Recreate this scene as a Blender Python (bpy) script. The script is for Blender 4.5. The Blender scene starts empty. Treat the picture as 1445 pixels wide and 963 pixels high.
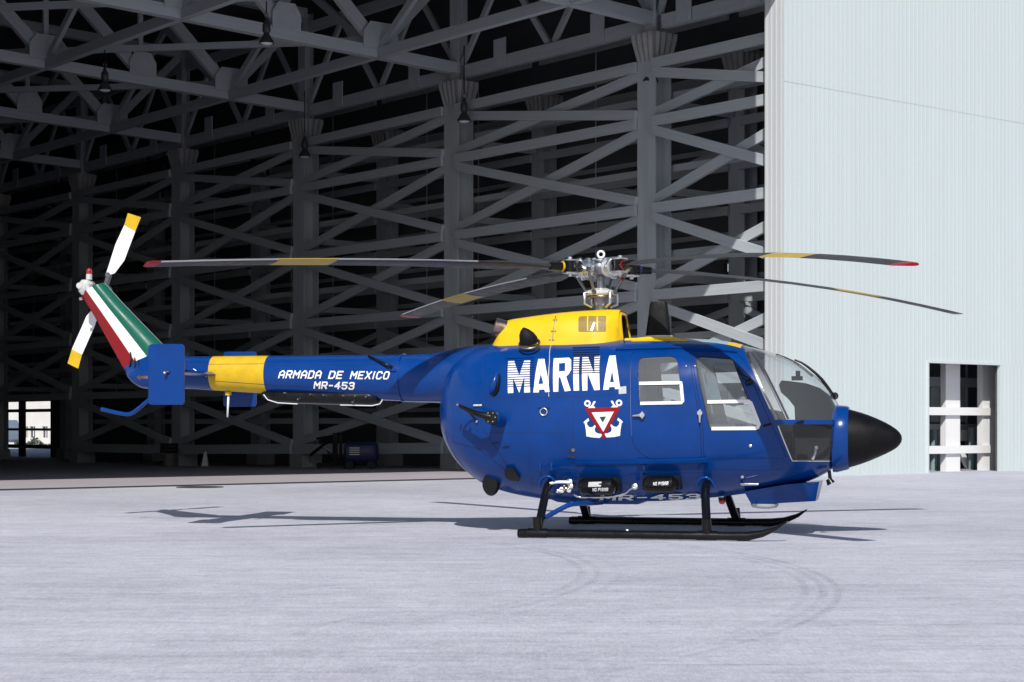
import bpy, bmesh, math, random
from mathutils import Vector, Matrix
from mathutils.bvhtree import BVHTree
from mathutils.geometry import tessellate_polygon
random.seed(7)
scene = bpy.context.scene
C = scene.collection
R = math.radians

# ------------------------------------------------------------------ camera, sky, sun, exposure
F, CX, HY, H = 2530.0, 722.5, 600.0, 1.127       # focal length (px of a 1445 wide frame), centre column, horizon row, eye height
cam = bpy.data.objects.new('camera', bpy.data.cameras.new('camera'))
C.objects.link(cam)
cam.location = (0, 0, H)
cam.rotation_euler = (R(90), 0, 0)
cam.data.sensor_width = 36.0
cam.data.lens = 36.0*F/1445.0
cam.data.shift_y = (HY-481.5)/1445.0
cam.data.clip_start = 0.1
cam.data.clip_end = 4000
scene.camera = cam

TO_SUN = Vector((-0.09, -1.15, 1.0)).normalized()
elev = math.asin(TO_SUN.z)
azim = math.atan2(TO_SUN.x, TO_SUN.y)
world = bpy.data.worlds.new('World'); scene.world = world
world.use_nodes = True
wn = world.node_tree
sky = wn.nodes.new('ShaderNodeTexSky')
sky.sky_type = 'NISHITA'; sky.sun_disc = False
sky.sun_elevation = elev; sky.sun_rotation = azim
sky.air_density = 1.0; sky.dust_density = 1.2
bg = wn.nodes['Background']; bg.inputs['Strength'].default_value = 0.08
wn.links.new(sky.outputs['Color'], bg.inputs['Color'])
sl = bpy.data.lights.new('sun', 'SUN'); sl.energy = 4.4; sl.angle = R(0.5); sl.color = (1.0, 0.965, 0.92)
so = bpy.data.objects.new('sun', sl); C.objects.link(so)
so.rotation_euler = TO_SUN.to_track_quat('Z', 'Y').to_euler()
so.location = (-10, -60, 50)
scene.view_settings.view_transform = 'Standard'
scene.view_settings.look = 'None'
scene.view_settings.exposure = 0.0
scene.view_settings.gamma = 1.0
scene.cycles.max_bounces = 8
scene.cycles.transparent_max_bounces = 16

# ------------------------------------------------------------------ materials
def mat(name, col, rough=0.5, metal=0.0, coat=0.0, spec=0.5, noise=0.0, nscale=8.0, bump=0.0, bscale=60.0, emit=None):
    m = bpy.data.materials.new(name); m.use_nodes = True
    nt = m.node_tree; b = nt.nodes['Principled BSDF']
    b.inputs['Base Color'].default_value = (*col, 1)
    b.inputs['Roughness'].default_value = rough
    b.inputs['Metallic'].default_value = metal
    b.inputs['Coat Weight'].default_value = coat
    b.inputs['Coat Roughness'].default_value = 0.06
    b.inputs['Specular IOR Level'].default_value = spec
    tc = nt.nodes.new('ShaderNodeTexCoord')
    if noise > 0:
        n1 = nt.nodes.new('ShaderNodeTexNoise'); n1.inputs['Scale'].default_value = nscale; n1.inputs['Detail'].default_value = 6
        n1.inputs['Roughness'].default_value = 0.65
        nt.links.new(tc.outputs['Object'], n1.inputs['Vector'])
        mr = nt.nodes.new('ShaderNodeMapRange')
        mr.inputs['From Min'].default_value = 0.3; mr.inputs['From Max'].default_value = 0.7
        mr.inputs['To Min'].default_value = 1-noise; mr.inputs['To Max'].default_value = 1+noise
        nt.links.new(n1.outputs['Fac'], mr.inputs['Value'])
        mx = nt.nodes.new('ShaderNodeVectorMath'); mx.operation = 'SCALE'
        mx.inputs[0].default_value = col
        nt.links.new(mr.outputs['Result'], mx.inputs['Scale'])
        nt.links.new(mx.outputs['Vector'], b.inputs['Base Color'])
        rr = nt.nodes.new('ShaderNodeMapRange')
        rr.inputs['From Min'].default_value = 0.3; rr.inputs['From Max'].default_value = 0.7
        rr.inputs['To Min'].default_value = max(0.02, rough*0.75); rr.inputs['To Max'].default_value = min(1, rough*1.3)
        nt.links.new(n1.outputs['Fac'], rr.inputs['Value'])
        nt.links.new(rr.outputs['Result'], b.inputs['Roughness'])
    if bump > 0:
        n2 = nt.nodes.new('ShaderNodeTexNoise'); n2.inputs['Scale'].default_value = bscale; n2.inputs['Detail'].default_value = 4
        nt.links.new(tc.outputs['Object'], n2.inputs['Vector'])
        bp = nt.nodes.new('ShaderNodeBump'); bp.inputs['Strength'].default_value = bump; bp.inputs['Distance'].default_value = 0.01
        nt.links.new(n2.outputs['Fac'], bp.inputs['Height'])
        nt.links.new(bp.outputs['Normal'], b.inputs['Normal'])
        if coat > 0: nt.links.new(bp.outputs['Normal'], b.inputs['Coat Normal'])
    if emit:
        b.inputs['Emission Color'].default_value = (*emit[0], 1); b.inputs['Emission Strength'].default_value = emit[1]
    return m

def glass(name, tint, refl=1.0, film=0.0, filmcol=(0.7, 0.74, 0.78)):
    m = bpy.data.materials.new(name); m.use_nodes = True
    nt = m.node_tree; nt.nodes.remove(nt.nodes['Principled BSDF'])
    out = nt.nodes['Material Output']
    tr = nt.nodes.new('ShaderNodeBsdfTransparent'); tr.inputs['Color'].default_value = (*tint, 1)
    gl = nt.nodes.new('ShaderNodeBsdfGlossy'); gl.inputs['Roughness'].default_value = 0.02
    fr = nt.nodes.new('ShaderNodeFresnel'); fr.inputs['IOR'].default_value = 1.5
    geo = nt.nodes.new('ShaderNodeNewGeometry')       # thin sheet: the same reflectance from both sides
    ior = nt.nodes.new('ShaderNodeMapRange'); ior.inputs['To Min'].default_value = 1.5; ior.inputs['To Max'].default_value = 1/1.5
    nt.links.new(geo.outputs['Backfacing'], ior.inputs['Value']); nt.links.new(ior.outputs[0], fr.inputs['IOR'])
    mu = nt.nodes.new('ShaderNodeMath'); mu.operation = 'MULTIPLY'; mu.inputs[1].default_value = refl; mu.use_clamp = True
    nt.links.new(fr.outputs[0], mu.inputs[0])
    mix = nt.nodes.new('ShaderNodeMixShader')
    nt.links.new(mu.outputs[0], mix.inputs[0])
    nt.links.new(tr.outputs[0], mix.inputs[1]); nt.links.new(gl.outputs[0], mix.inputs[2])
    last = mix
    if film > 0:                                      # diffuse film: dust haze, plus painted sky reflection on some panes
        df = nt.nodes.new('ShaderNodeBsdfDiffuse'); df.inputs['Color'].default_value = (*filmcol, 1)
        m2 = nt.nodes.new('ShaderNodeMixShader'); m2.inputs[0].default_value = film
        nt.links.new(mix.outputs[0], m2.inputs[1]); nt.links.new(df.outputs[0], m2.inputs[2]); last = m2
    nt.links.new(last.outputs[0], out.inputs['Surface'])
    return m

M = dict(
    blue=mat('blue_paint', (0.0005, 0.038, 0.202), 0.22, coat=0.10, spec=0.28, noise=0.12, nscale=3.0, bump=0.03, bscale=3.2),
    yellow=mat('yellow_paint', (0.74, 0.475, 0.006), 0.38, coat=0.08, spec=0.3, noise=0.06, nscale=5.0, bump=0.01, bscale=6),
    dyellow=mat('weathered_yellow_paint', (0.60, 0.38, 0.015), 0.5, spec=0.25, noise=0.10, nscale=9.0),
    white=mat('white_paint', (0.78, 0.78, 0.78), 0.4, coat=0.2, noise=0.04, nscale=12),
    letter=mat('white_lettering', (0.80, 0.80, 0.80), 0.45, noise=0.05, nscale=14),
    bladeyellow=mat('faded_blade_yellow', (0.42, 0.30, 0.07), 0.55, spec=0.25, noise=0.12, nscale=6),
    red=mat('red_paint', (0.27, 0.006, 0.010), 0.38, spec=0.25, noise=0.08),
    green=mat('green_paint', (0.010, 0.105, 0.070), 0.34, spec=0.16, noise=0.06),
    dgreen=mat('insignia_green', (0.006, 0.06, 0.03), 0.4),
    black=mat('black_paint', (0.004, 0.004, 0.005), 0.28, spec=0.3, noise=0.2),
    matblack=mat('matt_black', (0.006, 0.006, 0.007), 0.55, spec=0.2, noise=0.15),
    radome=mat('black_radome', (0.004, 0.004, 0.005), 0.45, spec=0.18, noise=0.25, nscale=6, bump=0.01, bscale=30),
    rubber=mat('black_rubber', (0.015, 0.015, 0.015), 0.8),
    alu=mat('bare_aluminium', (0.72, 0.72, 0.72), 0.3, metal=1.0, noise=0.12, nscale=20),
    steel=mat('dark_steel', (0.25, 0.25, 0.27), 0.35, metal=1.0, noise=0.2, nscale=20),
    whitemetal=mat('pale_grey_metal', (0.62, 0.62, 0.60), 0.35, metal=0.25, noise=0.15, nscale=25),
    exhaust=mat('heat_stained_steel', (0.33, 0.24, 0.20), 0.32, metal=1.0, noise=0.3, nscale=10),
    blade=mat('dark_grey_blade', (0.034, 0.035, 0.039), 0.5, spec=0.25, noise=0.2),
    bladeedge=mat('pale_blade_edge', (0.55, 0.55, 0.56), 0.35, metal=0.6, noise=0.1),
    amber=mat('amber_screen', (0.22, 0.14, 0.01), 0.5, noise=0.25, nscale=30),
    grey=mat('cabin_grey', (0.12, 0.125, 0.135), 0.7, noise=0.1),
    lining=mat('cabin_lining', (0.60, 0.62, 0.64), 0.8, noise=0.1),
    footwell_shade=mat('painted_footwell_shade', (0.012, 0.013, 0.015), 0.8, noise=0.4, nscale=5),  # near-black tone carries the shade of the footwell
    seat=mat('dark_grey_seat', (0.06, 0.064, 0.075), 0.8, noise=0.2),
    wframe=mat('white_window_frame', (0.80, 0.80, 0.80), 0.4),
    palelabel=mat('pale_label', (0.45, 0.46, 0.47), 0.6),
    greytext=mat('pale_blue_lettering', (0.66, 0.70, 0.72), 0.5),
    seam=mat('seam_shadow_sealant', (0.003, 0.010, 0.045), 0.7),
    redlens=mat('red_lens', (0.30, 0.006, 0.006), 0.15, coat=0.6),
    bluegreysky=glass('tinted_glass_painted_sky', (0.35, 0.55, 0.66), 1.0, 0.6, (0.42, 0.58, 0.64)),  # pale blue film paints the reflected sky
    glass=glass('perspex', (0.90, 0.93, 0.94), 1.0, 0.055),
    sideglass=glass('side_perspex', (0.92, 0.95, 0.96), 1.2, 0.11),  # film paints sky reflections as a pale veil
    chinglass=glass('smoked_perspex', (0.62, 0.66, 0.68), 1.2, 0.008),
    steelpaint=mat('grey_painted_steel', (0.43, 0.47, 0.50), 0.6, spec=0.3, noise=0.10, nscale=2.5),
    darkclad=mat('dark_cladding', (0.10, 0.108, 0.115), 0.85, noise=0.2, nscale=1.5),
    capital=mat('column_head_casing', (0.34, 0.345, 0.35), 0.6, noise=0.12, nscale=3),
    concrete=mat('plinth_concrete', (0.33, 0.33, 0.34), 0.85, noise=0.12, nscale=6),
    lampgrey=mat('lamp_housing', (0.05, 0.055, 0.058), 0.5, metal=0.3),
    lampglass=mat('lamp_lens', (0.85, 0.85, 0.82), 0.15, coat=0.5),
    whitefar=mat('white_render_wall', (0.78, 0.76, 0.70), 0.8, noise=0.05, nscale=0.8),
    farglass=mat('dark_window_glass', (0.05, 0.06, 0.075), 0.1),
    tug=mat('navy_tug_paint', (0.010, 0.018, 0.075), 0.5, noise=0.2),
    drum=mat('olive_drum_paint', (0.13, 0.125, 0.10), 0.6, noise=0.2),
    van=mat('grey_blue_van_paint', (0.16, 0.20, 0.26), 0.35, coat=0.4),
    leaf=mat('shrub_leaf', (0.035, 0.05, 0.02), 0.8, noise=0.4, nscale=3),
    iron=mat('cast_iron', (0.035, 0.035, 0.04), 0.6, noise=0.2, nscale=20),
    teal=mat('pale_teal_pipe', (0.22, 0.30, 0.31), 0.5, noise=0.1),
)

# corrugated white sheet: pale paint with faint vertical weathering
def sheet_material(name, col):
    m = bpy.data.materials.new(name); m.use_nodes = True
    nt = m.node_tree; b = nt.nodes['Principled BSDF']; b.inputs['Roughness'].default_value = 0.55
    tc = nt.nodes.new('ShaderNodeTexCoord')
    mp = nt.nodes.new('ShaderNodeMapping'); mp.inputs['Scale'].default_value = (1.6, 1.6, 0.06)
    n = nt.nodes.new('ShaderNodeTexNoise'); n.inputs['Scale'].default_value = 2.2; n.inputs['Detail'].default_value = 8; n.inputs['Roughness'].default_value = 0.7
    n2 = nt.nodes.new('ShaderNodeTexNoise'); n2.inputs['Scale'].default_value = 14; n2.inputs['Detail'].default_value = 5
    nt.links.new(tc.outputs['Object'], mp.inputs['Vector']); nt.links.new(mp.outputs[0], n.inputs['Vector'])
    nt.links.new(tc.outputs['Object'], n2.inputs['Vector'])
    ad = nt.nodes.new('ShaderNodeMath'); ad.operation = 'MULTIPLY_ADD'; ad.inputs[1].default_value = 0.35
    nt.links.new(n2.outputs[0], ad.inputs[0]); nt.links.new(n.outputs[0], ad.inputs[2])
    rp = nt.nodes.new('ShaderNodeMapRange')
    rp.inputs['From Min'].default_value = 0.4; rp.inputs['From Max'].default_value = 0.95
    rp.inputs['To Min'].default_value = 0.93; rp.inputs['To Max'].default_value = 1.02
    nt.links.new(ad.outputs[0], rp.inputs['Value'])
    mx = nt.nodes.new('ShaderNodeVectorMath'); mx.operation = 'SCALE'; mx.inputs[0].default_value = col
    nt.links.new(rp.outputs[0], mx.inputs['Scale']); nt.links.new(mx.outputs[0], b.inputs['Base Color'])
    return m
M['sheet'] = sheet_material('white_corrugated_sheet', (0.555, 0.620, 0.622))
M['jamb'] = sheet_material('jamb_sheet_light_tint', (0.565, 0.595, 0.605))  # front sheet retinted for how light falls on the return face

# worn pale concrete apron with streaks, patches and tyre arcs
def ground_material(name, base, dark, arcs):
    m = bpy.data.materials.new(name); m.use_nodes = True
    nt = m.node_tree; b = nt.nodes['Principled BSDF']; b.inputs['Roughness'].default_value = 0.85
    b.inputs['Specular IOR Level'].default_value = 0.25
    L = nt.links
    tc = nt.nodes.new('ShaderNodeTexCoord')
    def noise(scale, detail=6, rough=0.6, mapping=None, rot=0.0):
        n = nt.nodes.new('ShaderNodeTexNoise'); n.inputs['Scale'].default_value = scale
        n.inputs['Detail'].default_value = detail; n.inputs['Roughness'].default_value = rough
        if mapping:
            mp = nt.nodes.new('ShaderNodeMapping'); mp.inputs['Scale'].default_value = mapping; mp.inputs['Rotation'].default_value = (0, 0, rot)
            L.new(tc.outputs['Object'], mp.inputs['Vector']); L.new(mp.outputs[0], n.inputs['Vector'])
        else: L.new(tc.outputs['Object'], n.inputs['Vector'])
        return n.outputs['Fac']
    def rng(v, a, bb, c, d):
        r = nt.nodes.new('ShaderNodeMapRange')
        for k, x in zip(('From Min', 'From Max', 'To Min', 'To Max'), (a, bb, c, d)): r.inputs[k].default_value = x
        L.new(v, r.inputs['Value']); return r.outputs[0]
    def math2(op, a, bb):
        k = nt.nodes.new('ShaderNodeMath'); k.operation = op
        for i, x in enumerate((a, bb)):
            if isinstance(x, (int, float)): k.inputs[i].default_value = x
            else: L.new(x, k.inputs[i])
        return k.outputs[0]
    big = rng(noise(0.22, 5, 0.6), 0.35, 0.65, 0.0, 1.0)
    s1 = rng(noise(1.0, 7, 0.7, (0.25, 2.6, 1), R(6)), 0.35, 0.66, 0.0, 1.0)
    s2 = rng(noise(1.0, 6, 0.7, (0.7, 7.0, 1), R(-14)), 0.4, 0.68, 0.0, 1.0)
    s3 = rng(noise(1.0, 6, 0.75, (0.45, 9.0, 1), R(19)), 0.48, 0.72, 0.0, 1.0)
    fine = rng(noise(30, 6, 0.85), 0.3, 0.7, -1.0, 1.0)
    fine2 = rng(noise(9, 5, 0.7), 0.3, 0.7, -1.0, 1.0)
    s4 = rng(noise(1.0, 7, 0.8, (1.2, 3.2, 1), R(40)), 0.45, 0.7, 0.0, 1.0)
    broom1 = rng(noise(1.0, 3, 0.7, (48, 7.5, 1), R(4)), 0.3, 0.7, -1.0, 1.0)
    broom2 = rng(noise(1.0, 4, 0.75, (15, 2.1, 1), R(-7)), 0.3, 0.7, -1.0, 1.0)
    broom3 = rng(noise(1.0, 3, 0.7, (110, 16, 1), R(2)), 0.3, 0.7, -1.0, 1.0)
    mott = rng(noise(2.6, 8, 0.78), 0.34, 0.68, 0.0, 1.0)
    dark_line = rng(noise(1.0, 3, 0.5, (0.5, 16.0, 1), R(9)), 0.62, 0.74, 0.0, 1.0)
    dark_line2 = rng(noise(1.0, 3, 0.5, (0.6, 15.0, 1), R(-21)), 0.63, 0.74, 0.0, 1.0)
    f = math2('ADD', math2('MULTIPLY', big, 0.26), math2('MULTIPLY', s1, 0.12))
    for a, w in ((s2, 0.14), (s3, 0.14), (s4, 0.16), (mott, 0.26), (fine, 0.12), (fine2, 0.10), (broom1, 0.13), (broom2, 0.05), (broom3, 0.15), (dark_line, 0.24), (dark_line2, 0.20)):
        f = math2('ADD', f, math2('MULTIPLY', a, w))
    if arcs:
        sx = nt.nodes.new('ShaderNodeSeparateXYZ'); L.new(tc.outputs['Object'], sx.inputs[0])
        brk = rng(noise(2.2, 4, 0.6), 0.36, 0.62, 0.25, 1.0)
        for cx, cy, rad, wid, amt, a0, a1 in arcs:
            dx = math2('SUBTRACT', sx.outputs[0], cx); dy = math2('SUBTRACT', sx.outputs[1], cy)
            rr = math2('SQRT', math2('ADD', math2('MULTIPLY', dx, dx), math2('MULTIPLY', dy, dy)), 0)
            dd = math2('ABSOLUTE', math2('SUBTRACT', rr, rad), 0)
            k = rng(dd, wid*0.35, wid, 1.0, 0.0)
            tr = rng(math2('FRACT', math2('MULTIPLY', rr, 16.0), 0), 0.0, 1.0, 0.55, 1.0)
            ang = math2('ARCTAN2', dy, dx)
            w = math2('MULTIPLY', rng(ang, a0, a0+0.5, 0, 1), rng(ang, a1-0.5, a1, 1, 0))
            f = math2('ADD', f, math2('MULTIPLY', math2('MULTIPLY', k, tr), math2('MULTIPLY', math2('MULTIPLY', brk, w), amt*0.66)))
    f = rng(f, 0.06, 1.08, 0.0, 1.0)
    cm = nt.nodes.new('ShaderNodeMix'); cm.data_type = 'RGBA'
    cm.inputs['A'].default_value = (*base, 1); cm.inputs['B'].default_value = (*dark, 1)
    L.new(f, cm.inputs['Factor'])
    L.new(cm.outputs['Result'], b.inputs['Base Color'])
    bp = nt.nodes.new('ShaderNodeBump'); bp.inputs['Strength'].default_value = 0.25; bp.inputs['Distance'].default_value = 0.006
    L.new(noise(60, 5, 0.7), bp.inputs['Height']); L.new(bp.outputs[0], b.inputs['Normal'])
    return m
ARCS = [(-6.1, 13.5, 8.42, 0.045, 0.50, -0.85, 0.80), (-6.1, 13.5, 8.32, 0.04, 0.40, -0.8, 0.75), (-6.1, 13.5, 8.20, 0.035, 0.34, -0.7, 0.7), (-6.2, 14.0, 6.86, 0.05, 0.48, -0.75, 0.75), (-6.2, 14.0, 6.74, 0.05, 0.42, -0.75, 0.75),
        (-6.2, 14.0, 7.02, 0.04, 0.24, -0.6, 0.7), (-6.1, 13.5, 7.72, 0.04, 0.28, -0.3, 0.5), (-6.1, 13.5, 7.58, 0.04, 0.22, -0.25, 0.5), (0.6, 9.6, 1.75, 0.05, 0.36, 2.0, 4.0), (-3.0, 9.0, 1.5, 0.06, 0.30, 2.2, 4.0), (3.2, 9.4, 5.5, 0.06, 0.24, 1.2, 3.0)]
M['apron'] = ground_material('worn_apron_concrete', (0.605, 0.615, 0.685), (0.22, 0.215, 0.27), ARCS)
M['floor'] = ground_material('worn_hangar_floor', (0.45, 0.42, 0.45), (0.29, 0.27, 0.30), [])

# ------------------------------------------------------------------ mesh helpers
def link(o, parent=None):
    C.objects.link(o)
    if parent is not None: o.parent = parent
    return o

def make(name, bm, m, parent=None, smooth=False, angle=None):
    bmesh.ops.recalc_face_normals(bm, faces=bm.faces)
    me = bpy.data.meshes.new(name); bm.to_mesh(me); bm.free()
    mats = m if isinstance(m, (list, tuple)) else [m]
    for k in mats: me.materials.append(M[k])
    if smooth:
        for p in me.polygons: p.use_smooth = True
        if angle: me.set_sharp_from_angle(angle=R(angle))
    return link(bpy.data.objects.new(name, me), parent)

def thing(name, label, cat, loc=(0, 0, 0), rz=0.0, group=None):
    o = bpy.data.objects.new(name, None); o.empty_display_size = 0.2
    o.location = loc; o.rotation_euler = (0, 0, rz)
    C.objects.link(o)
    o['label'] = label; o['category'] = cat
    if group: o['group'] = group
    return o

def tag(o, label=None, cat=None, group=None, kind=None):
    if label: o['label'] = label
    if cat: o['category'] = cat
    if group: o['group'] = group
    if kind: o['kind'] = kind
    return o

def V(*a): return Vector(a)

def add_box(bm, lo, hi, mi=0):
    lo, hi = Vector(lo), Vector(hi)
    vs = [bm.verts.new((x, y, z)) for x in (lo.x, hi.x) for y in (lo.y, hi.y) for z in (lo.z, hi.z)]
    for idx in ((0, 1, 3, 2), (4, 6, 7, 5), (0, 4, 5, 1), (2, 3, 7, 6), (0, 2, 6, 4), (1, 5, 7, 3)):
        f = bm.faces.new([vs[i] for i in idx]); f.material_index = mi
    return vs

def frame_for(d):
    d = d.normalized(); up = V(0, 0, 1) if abs(d.z) < 0.95 else V(1, 0, 0)
    a = d.cross(up).normalized(); b = a.cross(d).normalized()
    return a, b

def add_loops(bm, loops, cap0=True, cap1=True, mi=0, mfun=None, closed=True):
    rings = [[bm.verts.new(p) for p in lp] for lp in loops]
    n = len(rings[0])
    for i in range(len(rings)-1):
        for j in range(n if closed else n-1):
            k = (j+1) % n
            f = bm.faces.new((rings[i][j], rings[i][k], rings[i+1][k], rings[i+1][j]))
            f.material_index = mfun(i, j) if mfun else mi
    if cap0: bm.faces.new(rings[0]).material_index = mfun(0, 0) if mfun else mi
    if cap1: bm.faces.new(rings[-1][::-1]).material_index = mfun(len(rings)-2, 0) if mfun else mi
    return rings

def ring(c, a, b, ra, rb=None, n=12, e=2.0):
    rb = ra if rb is None else rb
    out = []
    for i in range(n):
        t = 2*math.pi*i/n; ct, st = math.cos(t), math.sin(t)
        out.append(c + a*(ra*math.copysign(abs(ct)**(2/e), ct)) + b*(rb*math.copysign(abs(st)**(2/e), st)))
    return out

def add_cyl(bm, p0, p1, r0, r1=None, n=12, mi=0):
    p0, p1 = Vector(p0), Vector(p1); r1 = r0 if r1 is None else r1
    a, b = frame_for(p1-p0)
    add_loops(bm, [ring(p0, a, b, r0, n=n), ring(p1, a, b, r1, n=n)], mi=mi)

def add_lathe(bm, origin, axis, prof, n=16, mi=0, cap0=True, cap1=True):
    origin = Vector(origin); axis = Vector(axis).normalized(); a, b = frame_for(axis)
    add_loops(bm, [ring(origin+axis*t, a, b, max(r, 1e-4), n=n) for t, r in prof], cap0, cap1, mi)

def add_tube(bm, pts, r, n=8, mi=0, smooth_path=0):
    pts = [Vector(p) for p in pts]
    for _ in range(smooth_path):
        q = [pts[0]]
        for i in range(len(pts)-1):
            q += [pts[i]*0.75+pts[i+1]*0.25, pts[i]*0.25+pts[i+1]*0.75]
        q.append(pts[-1]); pts = q
    rs = r if isinstance(r, (list, tuple)) else [r]*len(pts)
    if len(rs) != len(pts): rs = [rs[0]+(rs[-1]-rs[0])*i/(len(pts)-1) for i in range(len(pts))]
    loops = []; a = None
    for i, p in enumerate(pts):
        d = (pts[min(i+1, len(pts)-1)]-pts[max(i-1, 0)]).normalized()
        if a is None: a, b = frame_for(d)
        else:
            a = (a-d*a.dot(d)).normalized(); b = a.cross(d).normalized()
        loops.append(ring(p, a, b, rs[i], n=n))
    add_loops(bm, loops, mi=mi)

def add_prism(bm, poly, off, mi=0):
    """poly: 3-D outline; off: extrusion vector"""
    off = Vector(off)
    lo = [bm.verts.new(p) for p in poly]; hi = [bm.verts.new(Vector(p)+off) for p in poly]
    n = len(poly)
    bm.faces.new(lo).material_index = mi; bm.faces.new(hi[::-1]).material_index = mi
    for i in range(n):
        bm.faces.new((lo[i], hi[i], hi[(i+1) % n], lo[(i+1) % n])).material_index = mi

def add_torus(bm, c, axis, R0, r, n=24, k=8, mi=0):
    axis = Vector(axis).normalized(); a, b = frame_for(axis); c = Vector(c)
    rings = []
    for i in range(n):
        t = 2*math.pi*i/n; d = a*math.cos(t)+b*math.sin(t)
        rings.append([bm.verts.new(c+d*(R0+r*math.cos(2*math.pi*j/k))+axis*(r*math.sin(2*math.pi*j/k))) for j in range(k)])
    for i in range(n):
        for j in range(k):
            f = bm.faces.new((rings[i][j], rings[(i+1) % n][j], rings[(i+1) % n][(j+1) % k], rings[i][(j+1) % k])); f.material_index = mi

def rounded(corners, rad, seg=4):
    """rounded convex polygon from 2-D corners; rad: one radius or one per corner"""
    out = []; n = len(corners)
    for i in range(n):
        p = Vector(corners[i]); a = Vector(corners[i-1]); b = Vector(corners[(i+1) % n])
        r = rad[i] if isinstance(rad, (list, tuple)) else rad
        u = (a-p); v = (b-p)
        r1 = min(r, u.length*0.45, v.length*0.45)
        p0 = p+u.normalized()*r1; p1 = p+v.normalized()*r1
        for k in range(seg+1):
            t = k/seg
            out.append(tuple(p0*(1-t)**2 + p*2*t*(1-t) + p1*t*t))
    return out

# ------------------------------------------------------------------ hangar frame of reference: u along the front wall, n into the hangar
UX, UY = 0.777, 0.629
def W(u, n, z=0.0): return Vector((u*UX-n*UY, u*UY+n*UX, z))
NF = 26.5                     # plane of the front wall
UC = 29.77                    # line of the inner columns
COL = [31.34+7.76*k for k in range(7)]
def floor_z(n): return 0.0 if n < 33 else -0.28*min(1.0, (n-33)/22.0)

# ------------------------------------------------------------------ ground
def build_ground():
    bm = bmesh.new()
    us = [-900, -300, -120, -60, -30, -15, 0, 10, 20, 30, 40, 60, 120, 300, 900]
    ns = [-900, -300, -100, -50, -25, -10, 0, 5, 10, 15, 20, 25, 30, 33, 40, 48, 55, 90, 150, 300, 900]
    g = [[bm.verts.new(W(u, n, floor_z(n))) for n in ns] for u in us]
    for i in range(len(us)-1):
        for j in range(len(ns)-1):
            bm.faces.new((g[i][j], g[i+1][j], g[i+1][j+1], g[i][j+1]))
    tag(make('apron', bm, 'apron'), 'worn pale grey concrete apron with faint curved tyre marks', kind='structure')
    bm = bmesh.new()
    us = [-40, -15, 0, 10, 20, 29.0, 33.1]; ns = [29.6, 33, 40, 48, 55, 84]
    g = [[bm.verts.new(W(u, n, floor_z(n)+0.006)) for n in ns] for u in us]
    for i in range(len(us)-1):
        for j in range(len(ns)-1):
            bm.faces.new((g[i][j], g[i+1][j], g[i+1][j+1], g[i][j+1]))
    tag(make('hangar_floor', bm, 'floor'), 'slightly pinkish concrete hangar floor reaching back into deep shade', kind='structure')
build_ground()

# ------------------------------------------------------------------ hangar
HB = W(29.0, NF)              # its base point
hangar = thing('hangar', 'large open steel hangar with white corrugated front wall and dark cross-braced interior', 'hangar', HB)
unit_box = None
def unit_mesh(name, bm, m):
    bmesh.ops.recalc_face_normals(bm, faces=bm.faces)
    me = bpy.data.meshes.new(name); bm.to_mesh(me); bm.free(); me.materials.append(M[m]); return me
bm = bmesh.new(); add_box(bm, (-.5, -.5, 0), (.5, .5, 1)); MESH_BAR = unit_mesh('bar', bm, 'steelpaint')
bm = bmesh.new()              # channel: web and two flanges
add_box(bm, (-.5, -.5, 0), (-.36, .5, 1)); add_box(bm, (-.359, -.5, 0), (.5, -.40, 1)); add_box(bm, (-.359, .40, 0), (.5, .5, 1))
MESH_CHANNEL = unit_mesh('channel', bm, 'steelpaint')
bm = bmesh.new()              # H column: web and two flanges
add_box(bm, (-.5, -.5, 0), (.5, -.43, 1)); add_box(bm, (-.5, .43, 0), (.5, .5, 1)); add_box(bm, (-.05, -.429, 0), (.05, .429, 1))
MESH_H = unit_mesh('h_section', bm, 'steelpaint')

def beam(name, a, b, w, h, me=None, parent=None, side=None):
    """bar from a to b; w along 'side' (horizontal normal), h across it"""
    a, b = Vector(a), Vector(b); d = b-a
    o = bpy.data.objects.new(name, me or MESH_BAR)
    z = d.normalized()
    if side is None:
        x = z.cross(V(0, 0, 1)); x = x.normalized() if x.length > 1e-4 else V(1, 0, 0)
    else:
        x = (Vector(side)-z*z.dot(Vector(side))).normalized()
    y = z.cross(x)
    m = Matrix((x, y, z)).transposed().to_4x4()
    o.rotation_mode = 'QUATERNION'
    par = parent or hangar
    o.location = a-par.location if par is hangar else a
    o.rotation_quaternion = m.to_quaternion()
    o.scale = (w, h, d.length)
    return link(o, par)

UD = W(1, 0); ND = W(0, 1)
def hpart(name, bm, m, **k):
    for v in bm.verts: v.co -= HB
    return make(name, bm, m, hangar, **k)

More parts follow.
